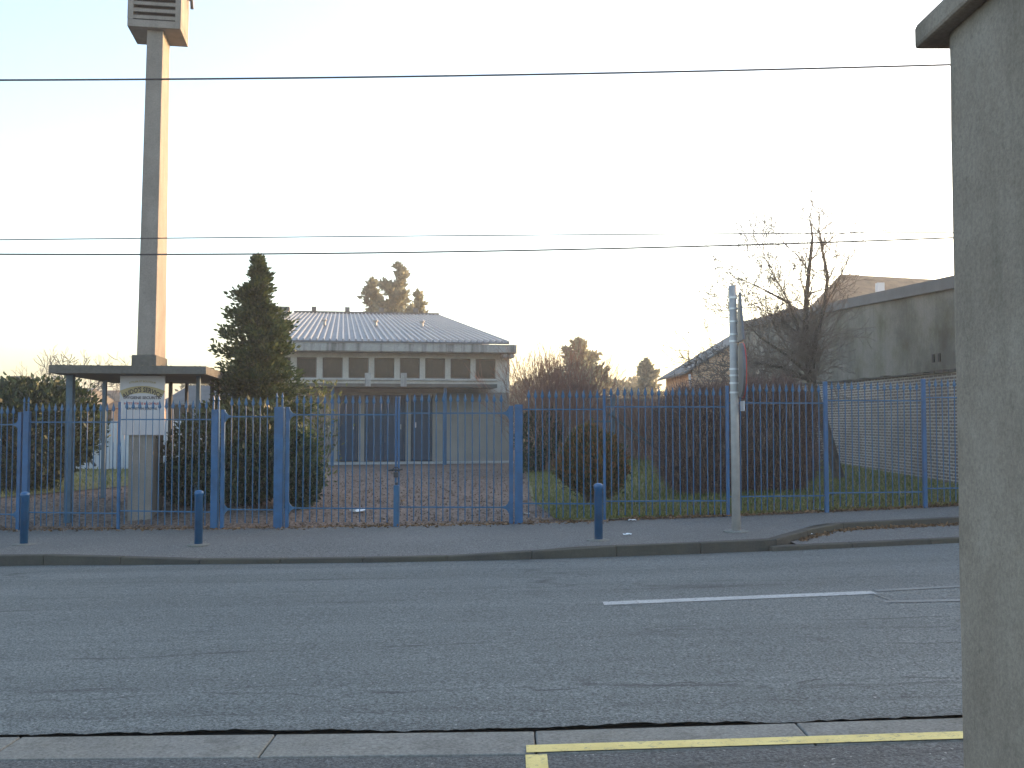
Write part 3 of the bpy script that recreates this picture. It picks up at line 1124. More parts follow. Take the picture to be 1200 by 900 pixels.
# ------------------------------------------------------------------ sign on the pier
sg_v = -.05
a0, z0_ = T.hit(139.5, 510, sg_v)
a1, z1_ = T.hit(193.5, 440.5, sg_v)
z1_ = min(z1_, zs0 - .02)
sign = empty('sign_board', T(pw / 2, sg_v, z0_), 'white painted sign board with arched gold lettering on tower pier', 'sign')
MB().box(a0, a1, sg_v, -.004, z0_, z1_, T).build('panel', M['sign'], sign, bevel=.006)


def text_mb(s, size, bend=0):
    cu_ = bpy.data.curves.new('t', 'FONT')
    cu_.body = s
    cu_.size = size
    cu_.offset = size * .025
    cu_.align_x = 'CENTER'
    cu_.resolution_u = 2
    to = bpy.data.objects.new('t', cu_)
    COL.objects.link(to)
    dg = bpy.context.evaluated_depsgraph_get()
    me = bpy.data.meshes.new_from_object(to.evaluated_get(dg))
    out = MB()
    for v in me.vertices:
        x, y = v.co.x, v.co.y
        if bend: x, y = (bend + y) * math.sin(x / bend), (bend + y) * math.cos(x / bend) - bend
        out.v.append((x, y, 0))
    out.f = [tuple(p.vertices) for p in me.polygons]
    bpy.data.objects.remove(to)
    return out


def put_text(name, s, size, zc_, m, bend=0, dv=.004, sx=1.0):
    t = text_mb(s, size, bend)
    uc = (a0 + a1) / 2
    t.v = [tuple(T(uc + x * sx, sg_v - dv, zc_ + y)) for x, y, _ in t.v]
    return t.build(name, m, sign)


hgt = z1_ - z0_
ab = MB()
uc = (a0 + a1) / 2
ns = 20
for i in range(ns + 1):
    a = lerp(-.46, .46, i / ns)
    for rr_ in (.67, .785):
        ab.v.append(tuple(T(uc + rr_ * math.sin(a), sg_v - .002, z1_ - .95 + rr_ * math.cos(a))))
ab.f = [(2 * i, 2 * i + 2, 2 * i + 3, 2 * i + 1) for i in range(ns)]
ab.build('gold_arch', M['gold'], sign)
put_text('arched_lettering', "AUDO'S SERVICE", .108, z1_ - .26, M['ink'], .70, .005, .74)
put_text('top_lettering', 'ATELIER ET BOUTIQUE', .04, z1_ - .105, M['gold'], .85, .005)
put_text('line_lettering', 'HYGIENE SECURITE', .062, z1_ - .375, M['ink'])
put_text('line_lettering', 'NETTOYAGE & LOCAUX', .05, z1_ - .465, M['inkred'])
put_text('line_lettering', 'ENTRETIEN JARDINS', .05, z1_ - .545, M['ink'])

# ------------------------------------------------------------------ blue fence and gates
PK = {}


def picket_mesh(zlo, zhi):
    key = (round(zlo, 3), round(zhi, 3))
    if key in PK: return PK[key]
    b = MB()
    b.tube([(0, 0, zlo), (0, 0, zhi - .13)], .0086, 6)
    o = len(b.v)
    w2, t2 = .027, .011
    for z, sc in ((zhi - .135, .35), (zhi - .105, 1.0), (zhi - .06, .62), (zhi, .06)):
        for x, y in ((-w2, 0), (0, -t2), (w2, 0), (0, t2)): b.v.append((x * sc, y * (sc if sc < 1 else 1), z))
    for i in range(3):
        for j in range(4):
            a, c = o + i * 4 + j, o + i * 4 + (j + 1) % 4
            b.f.append((a, c, c + 4, a + 4))
    b.f += [(o + 3, o + 2, o + 1, o), (o + 12, o + 13, o + 14, o + 15)]
    PK[key] = b.mesh('picket')
    return PK[key]


SEP, TOPX, BOTX = 1.39, .295, .205


def panel(t, pa, pb, yu, n=None, first=True, last=True, rails=True, yofs=0):
    A, B = fpt(pa), fpt(pb)
    mid = (pa + pb) / 2
    zu = at(mid, yu, interp(mid, FENCE)).z
    L = (B - A).length
    n = n or max(2, round(L / .105))
    me = picket_mesh(-SEP - BOTX, TOPX)
    for i in range(1, n):
        p = A.lerp(B, i / n)
        o = mkobj('picket', me, M['blue'], t)
        o.location = (p.x, p.y, zu)
        o.rotation_euler = (er.uniform(-.004, .004), er.uniform(-.005, .005), er.uniform(-.3, .3))
        o.matrix_parent_inverse = parent_inv(t)
    for z, nm in ((zu, 'top_rail'), (zu - SEP, 'bottom_rail')):
        MB().bar((A.x, A.y, z), (B.x, B.y, z), .018, .019).build(nm, M['blue'], t)
    return zu


def post(t, px, ytop, wd, m='bluepost', name='post', dy=0, sink=.12):
    p = fpt(px)
    z1 = at(px, ytop, p.y).z
    return MB().box(p.x - wd / 2, p.x + wd / 2, p.y - wd / 2 + dy, p.y + wd / 2 + dy, p.z - sink, z1).build(name, M[m], t, bevel=.006)


def rods(t, pxs, y0, y1):
    for px in pxs:
        p = fpt(px)
        MB().lathe([(.016, 0), (.016, .13), (.007, .145), (.021, .165), (.012, .2), (.002, .235)], 8, (p.x, p.y - .02, at(px, y1, p.y).z - .005)).build('finial', M['blue'], t)


def bracket(t, px, z, sgn):
    p = fpt(px)
    b = MB()
    pr_ = [(0, .10), (.02, .055), (.05, .024), (.10, .012), (.10, -.012), (.05, -.024), (.02, -.055), (0, -.10)]
    n = len(pr_)
    for y in (-.012, .012):
        for x, zz in pr_: b.v.append((p.x + sgn * x, p.y + y, z + zz))
    b.f = [tuple(range(n)), tuple(range(2 * n - 1, n - 1, -1))] + [(i, i + n, (i + 1) % n + n, (i + 1) % n) for i in range(n)]
    b.build('bracket', M['blue'], t)


G = 'blue spear topped railings along the pavement'
# far left gate leaf
t = empty('gate_leaf', fpt(-30), 'blue spear topped gate leaf hinged beside the laurel bush', 'gate', 'blue gate leaves')
zu = panel(t, -110, 23, 497.5)
post(t, 24.5, 483, .06, name='stile')
bracket(t, 23, zu, -1)
bracket(t, 23, zu - SEP, -1)
# left run
t = empty('railing', fpt(141), 'blue spear topped railing in front of the shelter and tower', 'fence', G)
post(t, 32.5, 482, .09)
rods(t, (29.5, 34.5), 0, 482.5)
panel(t, 35.5, 141, 494.7)
post(t, 141, 471, .045)
panel(t, 141, 250, 491.6)
post(t, 253.2, 480, .105)
rods(t, (251, 257), 0, 481)
# pedestrian gate
t = empty('pedestrian_gate', fpt(292), 'narrow blue spear topped gate between two thick blue posts', 'gate')
zu = panel(t, 263.5, 322, 488.2)
post(t, 262, 480, .055, name='stile')
bracket(t, 264, zu, 1)
bracket(t, 264, zu - SEP, 1)
# gate post between the gates
t = empty('gate_post', fpt(328), 'thick blue steel post between narrow gate and wide double gate', 'post')
post(t, 328, 477, .135)
rods(t, (325, 331.5), 0, 478)
# double gate
t = empty('gate_leaf', fpt(400), 'blue spear topped double gate leaf in front of the evergreen shrubs', 'gate', 'blue gate leaves')
zu = panel(t, 340, 463, 486)
post(t, 337.5, 477, .055, name='stile')
bracket(t, 339.5, zu, 1)
bracket(t, 339.5, zu - SEP, 1)
post(t, 464.3, 465, .03, name='stile', sink=-.1)
t = empty('gate_leaf', fpt(530), 'blue spear topped double gate leaf hinged on post beside the lawn', 'gate', 'blue gate leaves')
zu = panel(t, 469, 596, 484.2)
post(t, 467.7, 465, .03, name='stile', sink=-.1)
post(t, 599, 475.5, .065, name='stile')
bracket(t, 596.5, zu, -1)
bracket(t, 596.5, zu - SEP, -1)
p = fpt(466)
gs = empty('gate_stop', p, 'short dark blue steel post stopping the double gate where leaves meet', 'gate stop')
MB().box(p.x - .04, p.x + .04, p.y - .13, p.y - .055, p.z - .1, at(466, 568, p.y).z).build('post', M['blue'], gs, bevel=.006)
MB().box(p.x - .02, p.x + .02, p.y - .1, p.y - .08, at(466, 568, p.y).z + .001, at(466, 568, p.y).z + .04).build('catch', M['darksteel'], gs)
lk_ = empty('chain_padlock', at(464, 553, p.y - .03), 'black padlock and chain loop where double gate leaves meet', 'padlock')
q = at(464, 554, p.y - .05)
MB().box(q.x - .035, q.x + .035, q.y - .02, q.y + .012, q.z - .07, q.z + .01).build('padlock_body', M['darksteel'], lk_, bevel=.008)
MB().tube([q + Vector((.05 * math.cos(a), .0, .035 + .045 * math.sin(a))) for a in np.linspace(-.3, 3.4, 10)], .009, 6).build('shackle', M['darksteel'], lk_)
MB().tube([q + Vector((-.11, .03, .03)), q + Vector((-.05, -.01, .045)), q + Vector((.03, -.02, .04)), q + Vector((.09, .03, .05))], .014, 6).build('chain', M['darksteel'], lk_)
# right run
t = empty('railing', fpt(850), 'blue spear topped railing stepping up along the lawn to brick wall', 'fence', G)
post(t, 607.8, 474, .12)
panel(t, 611.5, 708, 479.7)
post(t, 708, 456, .04)
panel(t, 708, 852, 476.8)
post(t, 852, 452, .048)
panel(t, 852, 967, 472.3)
post(t, 967, 447, .06)
panel(t, 967, 1082, 469.5)
post(t, 1082, 444, .06)
panel(t, 1082, 1197, 466)
post(t, 1197, 442, .06)
panel(t, 1197, 1312, 462.5)
post(t, 1312, 440, .06)

# ------------------------------------------------------------------ bollards, sign pole
bol = MB().lathe([(.052, -.1), (.052, .635), (.058, .64), (.060, .675), (.055, .69), (.038, .702), (.012, .708)], 18).mesh('body')
base_ring = MB().lathe([(.15, -.02), (.15, .006), (.11, .014), (.06, .016)], 14).mesh('footing')
for (px, py, lab) in ((28, 638, 'blue steel bollard standing before post of the laurel side gate'), (232.5, 638, 'blue steel bollard standing before the shelter and narrow gate'), (701.5, 633, 'blue steel bollard standing before bronze globe conifer')):
    p = gnd(px, py, .12)
    p.z = pave_z(p.x, p.y)
    t = empty('bollard', p, lab, 'bollard', 'blue bollards on the far pavement')
    for nm, me, m in (('body', bol, 'bluepost'), ('footing', base_ring, 'kerb')):
        o = mkobj(nm, me, M[m], t)
        o.matrix_parent_inverse = Matrix.Identity(4)
        if nm == 'body':
            for f_ in me.polygons: f_.use_smooth = len(f_.vertices) == 4

p = gnd(863, 623, .12)
p.z = pave_z(p.x, p.y)
t = empty('sign_pole', p, 'grey metal pole carrying road signs seen edge on at the kerb', 'pole')
zt_ = at(861, 335, p.y).z
MB().tube([(p.x, p.y, p.z - .2), (p.x - .01, p.y, p.z + 1.8), (p.x - .02, p.y, zt_)], [.058, .053, .05], 12).build('shaft', M['galv'], t, smooth=True)
MB().lathe([(.17, -.02), (.17, .01), (.12, .02), (.06, .022)], 12, p).build('footing', M['kerb'], t)
for yy in (349, 362, 377, 392, 400, 432.5, 440, 449, 460):
    z = at(862, yy, p.y).z
    MB().lathe([(.0555, -.012), (.0585, -.012), (.0585, .012), (.0555, .012)], 12, (p.x - .013, p.y, z)).build('band', M['galvband'], t)
sn = Vector((math.sin(R(95)), math.cos(R(95)), 0))        # faces traffic coming from the right
sp = Vector((-sn.y, sn.x, 0))


def plate(name, outline, c, th, m, back, parent):
    b = MB()
    n = len(outline)
    for k in (0, th):
        for u, z in outline: b.v.append(tuple(c + sp * u + Vector((0, 0, z)) + sn * k))
    b.f = [tuple(range(n)), tuple(range(2 * n - 1, n - 1, -1))] + [(i, i + n, (i + 1) % n + n, (i + 1) % n) for i in range(n)]
    return b.build(name, m, parent)


cz = (at(862, 402, p.y).z + at(862, 466, p.y).z) / 2
rr_ = (at(862, 402, p.y).z - at(862, 466, p.y).z) / 2
circ = [(rr_ * math.cos(a), rr_ * math.sin(a)) for a in np.linspace(0, 2 * math.pi, 24, endpoint=False)]
c0 = Vector((p.x, p.y, cz)) + sn * .065
rs = plate('round_sign', circ, c0, .03, M['signback'], None, t)
plate('sign_face', [(u * 1.02, z * 1.02) for u, z in circ], c0 + sn * .0305, .012, M['red'], None, rs)
plate('sign_field', [(u * .74, z * .74) for u, z in circ], c0 + sn * .043, .003, m_plain('sign_blue', (.02, .06, .3), .5, .1, 4, 0), None, rs)
za, zb_ = at(862, 343, p.y).z, at(862, 400, p.y).z
c1 = Vector((p.x, p.y, 0)) + sn * .06
ts = plate('triangle_sign', [(-.35, zb_), (.35, zb_), (.03, za), (-.03, za)], c1, .025, M['signback'], None, t)
plate('triangle_face', [(-.33, zb_ + .012), (.33, zb_ + .012), (0, za - .02)], c1 + sn * .0255, .003, M['red'], None, ts)
plate('triangle_field', [(-.23, zb_ + .07), (.23, zb_ + .07), (0, za - .15)], c1 + sn * .029, .003, M['sign'], None, ts)
z_a, z_b = at(862, 438, p.y).z, at(862, 466, p.y).z
zl = at(862, 470, p.y).z
plate('small_plate', [(-.17, zl - .13), (.17, zl - .13), (.17, zl + .0), (-.17, zl + .0)], c1 + sn * .03, .01, M['sign'], None, t)

# ------------------------------------------------------------------ big foreground pillar
PX0 = .879
pl = empty('gate_pillar', (PX0 + .3, 1.82, .03), 'tall rendered concrete gate pillar with overhanging cap stone', 'pillar')
pf = 2.085
zcap = at(1115, 52, pf).z
rc = .075
plan = []
for cx_, cy_, a0_ in ((PX0 + .62 - rc, pf - rc, 0), (PX0 + rc, pf - rc, 90), (PX0 + rc, pf - .55 + rc, 180), (PX0 + .62 - rc, pf - .55 + rc, 270)):
    for k in range(7):
        q = R(a0_ + 15 * k)
        plan.append((cx_ + rc * math.cos(q), cy_ + rc * math.sin(q)))
pm = MB()
nz_ = 24
zl0 = slope(1) - .1
for i in range(nz_ + 1):
    z = lerp(zl0, zcap, i / nz_)
    for k, (x, y) in enumerate(plan):
        pm.v.append((x + er.uniform(-.0012, .0012), y + er.uniform(-.0012, .0012), z))
npn = len(plan)
for i in range(nz_):
    for k in range(npn):
        pm.f.append((i * npn + k, i * npn + (k + 1) % npn, (i + 1) * npn + (k + 1) % npn, (i + 1) * npn + k))
pm.f += [tuple(range(npn))[::-1], tuple(nz_ * npn + k for k in range(npn))]
pb_ = pm.build('shaft', M['pillar'], pl, smooth=True)
MB().box(PX0 - .034, PX0 + .66, pf - .60, pf + .036, zcap + .001, zcap + .05).build('cap', M['pillar'], pl, bevel=.008)
MB().hexa([(PX0 - .03, pf - .59, zcap + .051), (PX0 + .65, pf - .59, zcap + .051), (PX0 + .65, pf + .032, zcap + .051), (PX0 - .03, pf + .032, zcap + .051), (PX0 + .27, pf - .3, zcap + .2), (PX0 + .35, pf - .3, zcap + .2), (PX0 + .35, pf - .22, zcap + .2), (PX0 + .27, pf - .22, zcap + .2)]).build('cap_top', M['pillar'], pl)

# ------------------------------------------------------------------ overhead wires and their poles
for sx_, lab in ((-24, 'wooden wire pole standing far along street past laurel side'), (25, 'wooden wire pole standing along street past the barn')):
    y = 13.8
    z0q = slope(sx_) + .1
    t = empty('wire_pole', (sx_, y, z0q), lab, 'pole', 'wooden wire poles')
    MB().tube([(sx_, y, z0q - .3), (sx_, y, 7.8)], [.13, .09], 10).build('shaft', M['wood'], t, smooth=True)
    MB().box(sx_ - .05, sx_ + .05, y - .45, y + .45, 6.35, 6.45).build('crossarm', M['wood'], t)
for pts, r_, lab, Yw in ((((0, 94), (560, 88.5), (1112, 76)), .0135, 'thick black overhead cable crossing above the tower box', 13.45),
                     (((0, 281), (500, 276.5), (1000, 273)), .0075, 'thin overhead wire crossing tower shaft, upper of two', 13.75),
                     (((0, 298), (500, 295.5), (1000, 283)), .011, 'thin overhead wire crossing tower shaft, lower of two', 13.95)):
    P = [at(px, py, Yw) for px, py in pts]
    co = np.polyfit([q.x for q in P], [q.z for q in P], 2)
    xs_w = np.linspace(-24, 25, 70)
    o = MB().tube([(x, Yw, float(np.polyval(co, x))) for x in xs_w], r_, 5).build('overhead_wire', M['wire'])
    tag(o, lab, 'wire', 'overhead wires')

# ------------------------------------------------------------------ brick wall and rendered barn on the right
BX = 8.65
bwz = lambda y: 2.58 + .008 * (y - 19.7)
t = empty('barn', (12, 26, .3), 'long mossy rendered barn wall with dark coping above the brick wall', 'building')
yA, yB = 15.9, 38.7
zt0 = lambda y: 4.47 + (y - 19.7) * .0475
MB().hexa([(BX + .12, yA, 0), (18, yA, 0), (18, yB, 0), (BX + .12, yB, 0), (BX + .12, yA, zt0(yA) - .25), (18, yA, zt0(yA) - .25), (18, yB, zt0(yB) - .25), (BX + .12, yB, zt0(yB) - .25)]).build('wall', M['render'], t)
MB().hexa([(BX + .02, yA - .06, zt0(yA) - .248), (18.1, yA - .06, zt0(yA) - .248), (18.1, yB + .08, zt0(yB) - .248), (BX + .02, yB + .08, zt0(yB) - .248), (BX + .02, yA - .06, zt0(yA)), (18.1, yA - .06, zt0(yA)), (18.1, yB + .08, zt0(yB)), (BX + .02, yB + .08, zt0(yB))]).build('coping', M['coping'], t)
for yy in (20.9, 21.2):
    zc_ = 2.84
    MB().box(BX + .10, BX + .118, yy, yy + .11, zc_, zc_ + .17).build('vent_slit', M['tar'], t)
t = empty('brick_wall', (BX, 26, .3), 'old brown brick garden wall with mossy ledge below the barn', 'wall')
MB().hexa([(BX, yA - .1, 0), (BX + .118, yA - .1, 0), (BX + .118, 33, 0), (BX, 33, 0), (BX, yA - .1, bwz(yA)), (BX + .118, yA - .1, bwz(yA)), (BX + .118, 33, bwz(33)), (BX, 33, bwz(33))]).build('masonry', M['brick'], t)
y = yA - .1
while y < 33:                                          # uneven ledge stones
    y1 = min(33, y + er.uniform(.22, .4))
    hh = er.uniform(.03, .07)
    MB().box(BX - .04 - er.uniform(0, .02), BX + .117, y + .005, y1 - .005, bwz(y) + .001, bwz(y) + hh).build('ledge_stone', M['kerbd'], t)
    y = y1
# houses further along the street, out of the frame to the right, which keep the road in shade
for x0, x1, hz, lab in ((18.2, 27, 7.2, 'brick street house past the barn away from the hall'), (27.2, 37, 6.6, 'rendered street house at the end of the row past barn'), (37.2, 52, 7.4, 'wide street house last in the row')):
    t = empty('row_house', ((x0 + x1) / 2, 20, .8), lab, 'house', 'street houses in a row')
    MB().box(x0, x1, 16.6, 26, .2, hz - 1.6).build('wall', M['housewall'] if x0 > 27 else M['brickf'], t)
    ym = 21.3
    b = MB()
    b.add([(x0 - .1, 16.3, hz - 1.6), (x1 + .1, 16.3, hz - 1.6), (x1 + .1, 26.3, hz - 1.6), (x0 - .1, 26.3, hz - 1.6), (x0 - .1, ym, hz + .9), (x1 + .1, ym, hz + .9)], [(0, 1, 5, 4), (2, 3, 4, 5), (1, 2, 5), (3, 0, 4), (3, 2, 1, 0)])
    b.build('roof', M['tile'], t)
    for k in range(3):
        xx = lerp(x0, x1, (k + .5) / 3)
        wo = MB().box(xx - .5, xx + .5, 16.57, 16.598, 2.0, 3.4).build('window', M['brown_frame'], t)
        MB().box(xx - .43, xx + .43, 16.56, 16.569, 2.07, 3.33).build('pane', M['glass'], wo)

# gabled brick house behind the barn
Yh = 46.0
t = empty('gabled_house', (at(850, 470, Yh).x, Yh, .5), 'orange brick gable house with overhanging sloped roof behind the bare tree', 'house')
e0, e1 = at(801, 436, Yh), at(872, 393, Yh)
m_ = (e1.z - e0.z) / (e1.x - e0.x)
wl = at(812, 470, Yh).x
apx = e1.x + 2.2
apz = e1.z + m_ * 2.2
b = MB()
for y in (Yh, Yh + 8):
    b.v += [(wl, y, .3), (wl, y, e0.z + m_ * (wl - e0.x) - .12), (apx, y, apz - .12), (2 * apx - wl, y, e0.z + m_ * (wl - e0.x) - .12), (2 * apx - wl, y, .3)]
b.f = [(4, 3, 2, 1, 0), (5, 6, 7, 8, 9), (0, 1, 6, 5), (3, 4, 9, 8)]
b.build('wall', M['brickf'], t)
for sgn in (1, -1):
    q0 = (e0.x, e0.z) if sgn == 1 else (2 * apx - e0.x, e0.z)
    b = MB()
    p8 = []
    for dz in (-.1, .0):
        for (x, z, y) in ((q0[0], q0[1], Yh - .15), (apx, apz, Yh - .15), (apx, apz, Yh + 8.3), (q0[0], q0[1], Yh + 8.3)): p8.append((x, y, z + dz))
    b.hexa(p8).build('roof', M['slate'], t)
MB().bar((e0.x + .25, Yh - .1, e0.z - .1), (wl, Yh - .1, e0.z - 2.0), .1).build('eave_brace', M['whitepanel'], t)
# mossy hipped roof behind the barn
Yh = 47.0
A_, B_, C_ = at(985, 321.5, Yh), at(1078, 328.5, Yh), at(958, 372, Yh - 2)
t = empty('tiled_house', ((A_.x + B_.x) / 2, Yh, .5), 'house with mossy brown hipped roof rising behind the barn', 'house')
ex = C_.x
ez = 5.6
b = MB()
xr = B_.x + 6
b.add([(ex, Yh - 5, ez), (xr + 4, Yh - 5, ez), (xr + 4, Yh + 5, ez), (ex, Yh + 5, ez), (A_.x, Yh, A_.z), (xr, Yh, B_.z - .25)], [(0, 1, 5, 4), (2, 3, 4, 5), (1, 2, 5), (3, 0, 4), (3, 2, 1, 0)])
b.build('roof', M['tile'], t)
MB().box(ex + .3, xr + 3.7, Yh - 4.7, Yh + 4.7, .4, ez - .002).build('wall', M['housewall'], t)
MB().box(A_.x + .7, A_.x + 1.0, Yh - 2.8, Yh - 2.5, 6.0, 7.6).build('roof_window', M['whitepanel'], t)

# ------------------------------------------------------------------ garden wall, side gate behind the globe conifer
Yw = 34.0
t = empty('garden_wall', at(750, 540, Yw), 'reddish brick garden wall at the back of the lawn', 'wall')
x0, x1 = at(668, 500, Yw).x, 8.6
zw = at(760, 470, Yw).z
MB().box(x0, x1, Yw, Yw + .25, .2, zw).build('masonry', M['brickp'], t)
MB().box(x0 - .03, x1, Yw - .04, Yw + .29, zw + .001, zw + .07).build('coping', M['kerb'], t)
Yg = 27.5
t = empty('side_gate', at(704, 540, Yg), 'blue grey framed garden gate with bars behind the globe conifer', 'gate')
g0 = yard_z(2.4, Yg)
xa, xb = at(683, 500, Yg).x, at(718.5, 500, Yg).x
zt_ = at(700, 465, Yg).z
MB().box(xa - .05, xa + .05, Yg - .05, Yg + .05, g0 - .1, at(700, 457, Yg).z).build('post', M['bluegrey'], t)
MB().box(xb - .05, xb + .05, Yg - .05, Yg + .05, g0 - .1, zt_ + .06).build('post', M['bluegrey'], t)
for z in (zt_, g0 + 1.25, g0 + .15):
    MB().box(xa + .051, xb - .051, Yg - .02, Yg + .02, z - .03, z + .03).build('rail', M['bluegrey'], t)
for i in range(1, 6):
    x = lerp(xa, xb, i / 6)
    MB().box(x - .012, x + .012, Yg - .012, Yg + .012, g0 + .18, zt_ - .031).build('bar', M['bluegrey'], t)
q0, q1 = at(712, 484, Yg - .2), at(760, 519, Yg - .2)
MB().bar(q0, q1 + (q1 - q0) * .9, .06).build('brace', M['darksteel'], t)

# ------------------------------------------------------------------ left background
Yp = 27.6
t = empty('panel_fence', at(122, 545, Yp), 'pale corrugated panel fence behind the shelter posts', 'fence')
x0, x1 = at(62, 500, Yp).x, at(246, 500, Yp).x
zt_, g0 = at(120, 493, Yp).z, yard_z(-11, Yp)
n = 22
for i in range(n):
    a, c = lerp(x0, x1, i / n), lerp(x0, x1, (i + 1) / n)
    MB().box(a + .012, c - .012, Yp + (.02 if i % 2 else 0), Yp + (.05 if i % 2 else .03), g0 + .02, zt_ + er.uniform(-.01, .01)).build('panel', M['whitepanel'], t)
for i in (0, 8, 15, 22):
    x = lerp(x0, x1, i / n)
    MB().box(x - .05, x + .05, Yp + .06, Yp + .16, g0 - .1, zt_ + .06).build('post', M['darksteel'], t)
MB().bar(at(90, 522, Yp - .4), at(112, 546, Yp - .4), .06).build('brace', M['darksteel'], t)
MB().bar(at(92, 520, Yp - .4), at(106, 488, Yp - .4), .06).build('brace', M['darksteel'], t)


def far_house(x0, x1, y0, y1, ze, zr, wall, roof_m, lab, chim=None, nw=2, hip=0.0):
    t = empty('far_house', ((x0 + x1) / 2, y0, .3), lab, 'house', 'low houses beyond the yard')
    MB().box(x0, x1, y0, y1, .0, ze).build('wall', wall, t)
    ym = (y0 + y1) / 2
    o = .3
    MB().add([(x0 - o, y0 - o, ze), (x1 + o, y0 - o, ze), (x1 + o, y1 + o, ze), (x0 - o, y1 + o, ze), (x0 - o + hip, ym, zr), (x1 + o - hip, ym, zr)], [(0, 1, 5, 4), (2, 3, 4, 5), (1, 2, 5), (3, 0, 4), (3, 2, 1, 0)]).build('roof', roof_m, t)
    if chim:
        c_ = MB().box(chim - .35, chim + .35, ym - .3, ym + .3, zr - .6, zr + .55).build('chimney', M['coping'], t)
        MB().box(chim - .42, chim + .42, ym - .37, ym + .37, zr + .551, zr + .66).build('chimney_cap', M['slab'], c_)
    for k in range(nw):
        xx = lerp(x0, x1, (k + .5) / nw)
        wo = MB().box(xx - .55, xx + .55, y0 - .03, y0 - .002, 1.2, 2.3).build('window', M['sign'], t)
        MB().box(xx - .47, xx + .47, y0 - .04, y0 - .031, 1.28, 2.22).build('pane', M['glass'], wo)


Yl = 52
far_house(at(-130, 470, Yl).x, at(62, 470, Yl).x, Yl, Yl + 9, at(10, 477, Yl).z, at(10, 455, Yl + 4.5).z, M['housewall'], M['slate'], 'low pale house with chimney behind the laurel bush', at(24, 450, Yl + 4.5).x)
far_house(at(66, 470, 58).x, at(140, 470, 58).x, 58, 66, at(100, 478, 58).z, at(100, 457.5, 62).z, M['brickf'], M['tile'], 'low orange house glimpsed between shelter posts', None)
far_house(at(196, 470, 40).x, at(262, 470, 40).x, 40, 47, at(230, 474, 40).z, at(230, 452, 43.5).z, M['housewall'], M['slate'], 'pale house behind the tower pier and conifer', None)

# ------------------------------------------------------------------ plants
def yb_(px, Y):
    x = (px - 600) / F * Y
    return Vector((x, Y, yard_z(x, Y)))


def cprof(f):
    return interp(f, [(0, .5), (.12, .74), (.3, .8), (.42, .70), (.55, .55), (.68, .40), (.8, .26), (.9, .15), (.97, .06), (1, .02)])


conifer('conifer_tree', yb_(301, 19.2), at(299, 303, 19.2).z - yb_(301, 19.2).z, lambda f: cprof(f) * 1.0, 34000, .09, M['conifer'], 'tall narrow dark green conifer standing between shelter and hall', 'tree', 11, None, .5, .0, .6, 190)
bush('evergreen_shrub', yb_(292, 17.6), 1.15, .95, 1.75, 16000, .085, M['evergreen'], 'broad dark evergreen shrub below the tall conifer', 'shrub', 'dark evergreen shrubs', 21, -.05, .3)
bush('evergreen_shrub', yb_(228, 17.7), .5, .5, .8, 8000, .08, M['evergreen'], 'rounded dark evergreen shrub beside the tower pier', 'shrub', 'dark evergreen shrubs', 22, -.05, .3)
bush('evergreen_shrub', yb_(350, 17.2), .36, .4, .95, 5000, .075, M['evergreen'], 'small dark evergreen shrub beside the wide gate', 'shrub', 'dark evergreen shrubs', 23, -.05, .3)
bush('golden_shrub', yb_(361, 17.7), .2, .25, 1.2, 1500, .085, M['golden'], 'yellow green leafy shrub in front of the hall wall', 'shrub', None, 24, .1, .4, inner=.4)
# tall bare canes before the hall
t = bare_tree('cane_shrub', yb_(372, 20.5), [((er.uniform(-.35, .35), er.uniform(-.3, .3), 1), er.uniform(.6, .95), .014) for _ in range(9)], 'tall bare cane shrub in front of the hall windows', 'shrub', 31, None, 2, .004, spread=.3, up=.12, wander=.08)
rr0 = np.random.default_rng(5)
NR = rr0
cb0 = yb_(372, 20.5)
cc = np.stack([rr0.normal(0, .22, 700), rr0.normal(0, .25, 700), rr0.random(700) * 2.0 + .2], 1) + np.array(cb0)
mkobj('leaf', leaf_mesh('leaf', cc, rr0.normal(size=(700, 3)) + np.array([0, 0, .6]), .1, .04), M['golden'], t)['kind'] = 'stuff'

bush('laurel_bush', yb_(34, 20.8), 1.35, 1.2, 2.25, 14000, .115, M['evergreen'], 'big dark laurel bush behind the far gate leaf', 'bush', None, 25, -.05, .25)
bush('laurel_bush', yb_(-40, 22), 1.5, 1.2, 2.5, 9000, .12, M['evergreen'], 'big dark laurel bush further back near the low pale house', 'bush', None, 26, -.05, .25)

# globe conifer with upright sprays
gb = yb_(693, 17.3)
bush('globe_conifer', gb, .585, .56, 1.16, 22000, .075, M['thuja'], 'rounded bronze green dwarf conifer behind railing on the lawn', 'shrub', None, 27, .12, .2, inner=.62, up=1.6, width=.38, taper=.3, tip=(M['thujatip'], .35, .38), lobes=9)

# red twig shrub
def twig_shrub(name, base, rx, h, n, m, label, seed, lv=3, r0=.011, lean=.5, spread=.35, wander=.1, group=None):
    t = empty(name, base, label, 'shrub', group)
    rnd = random.Random(seed)
    S = []
    for i in range(n):
        a = rnd.uniform(0, 6.283)
        rr_ = rnd.random() ** .5 * rx * .55
        p = Vector(base) + Vector((math.cos(a) * rr_, math.sin(a) * rr_, -.03))
        d = Vector((math.cos(a) * lean * rr_ / rx * 1.6, math.sin(a) * lean * rr_ / rx * 1.6, 1)).normalized()
        grow(S, p, d, h * rnd.uniform(.3, .46), r0, lv, rnd, spread, .05, .0035, (2, 3), wander, 3)
    mkobj('twig', segs_mesh('twig', S, 3), m, t)
    return t


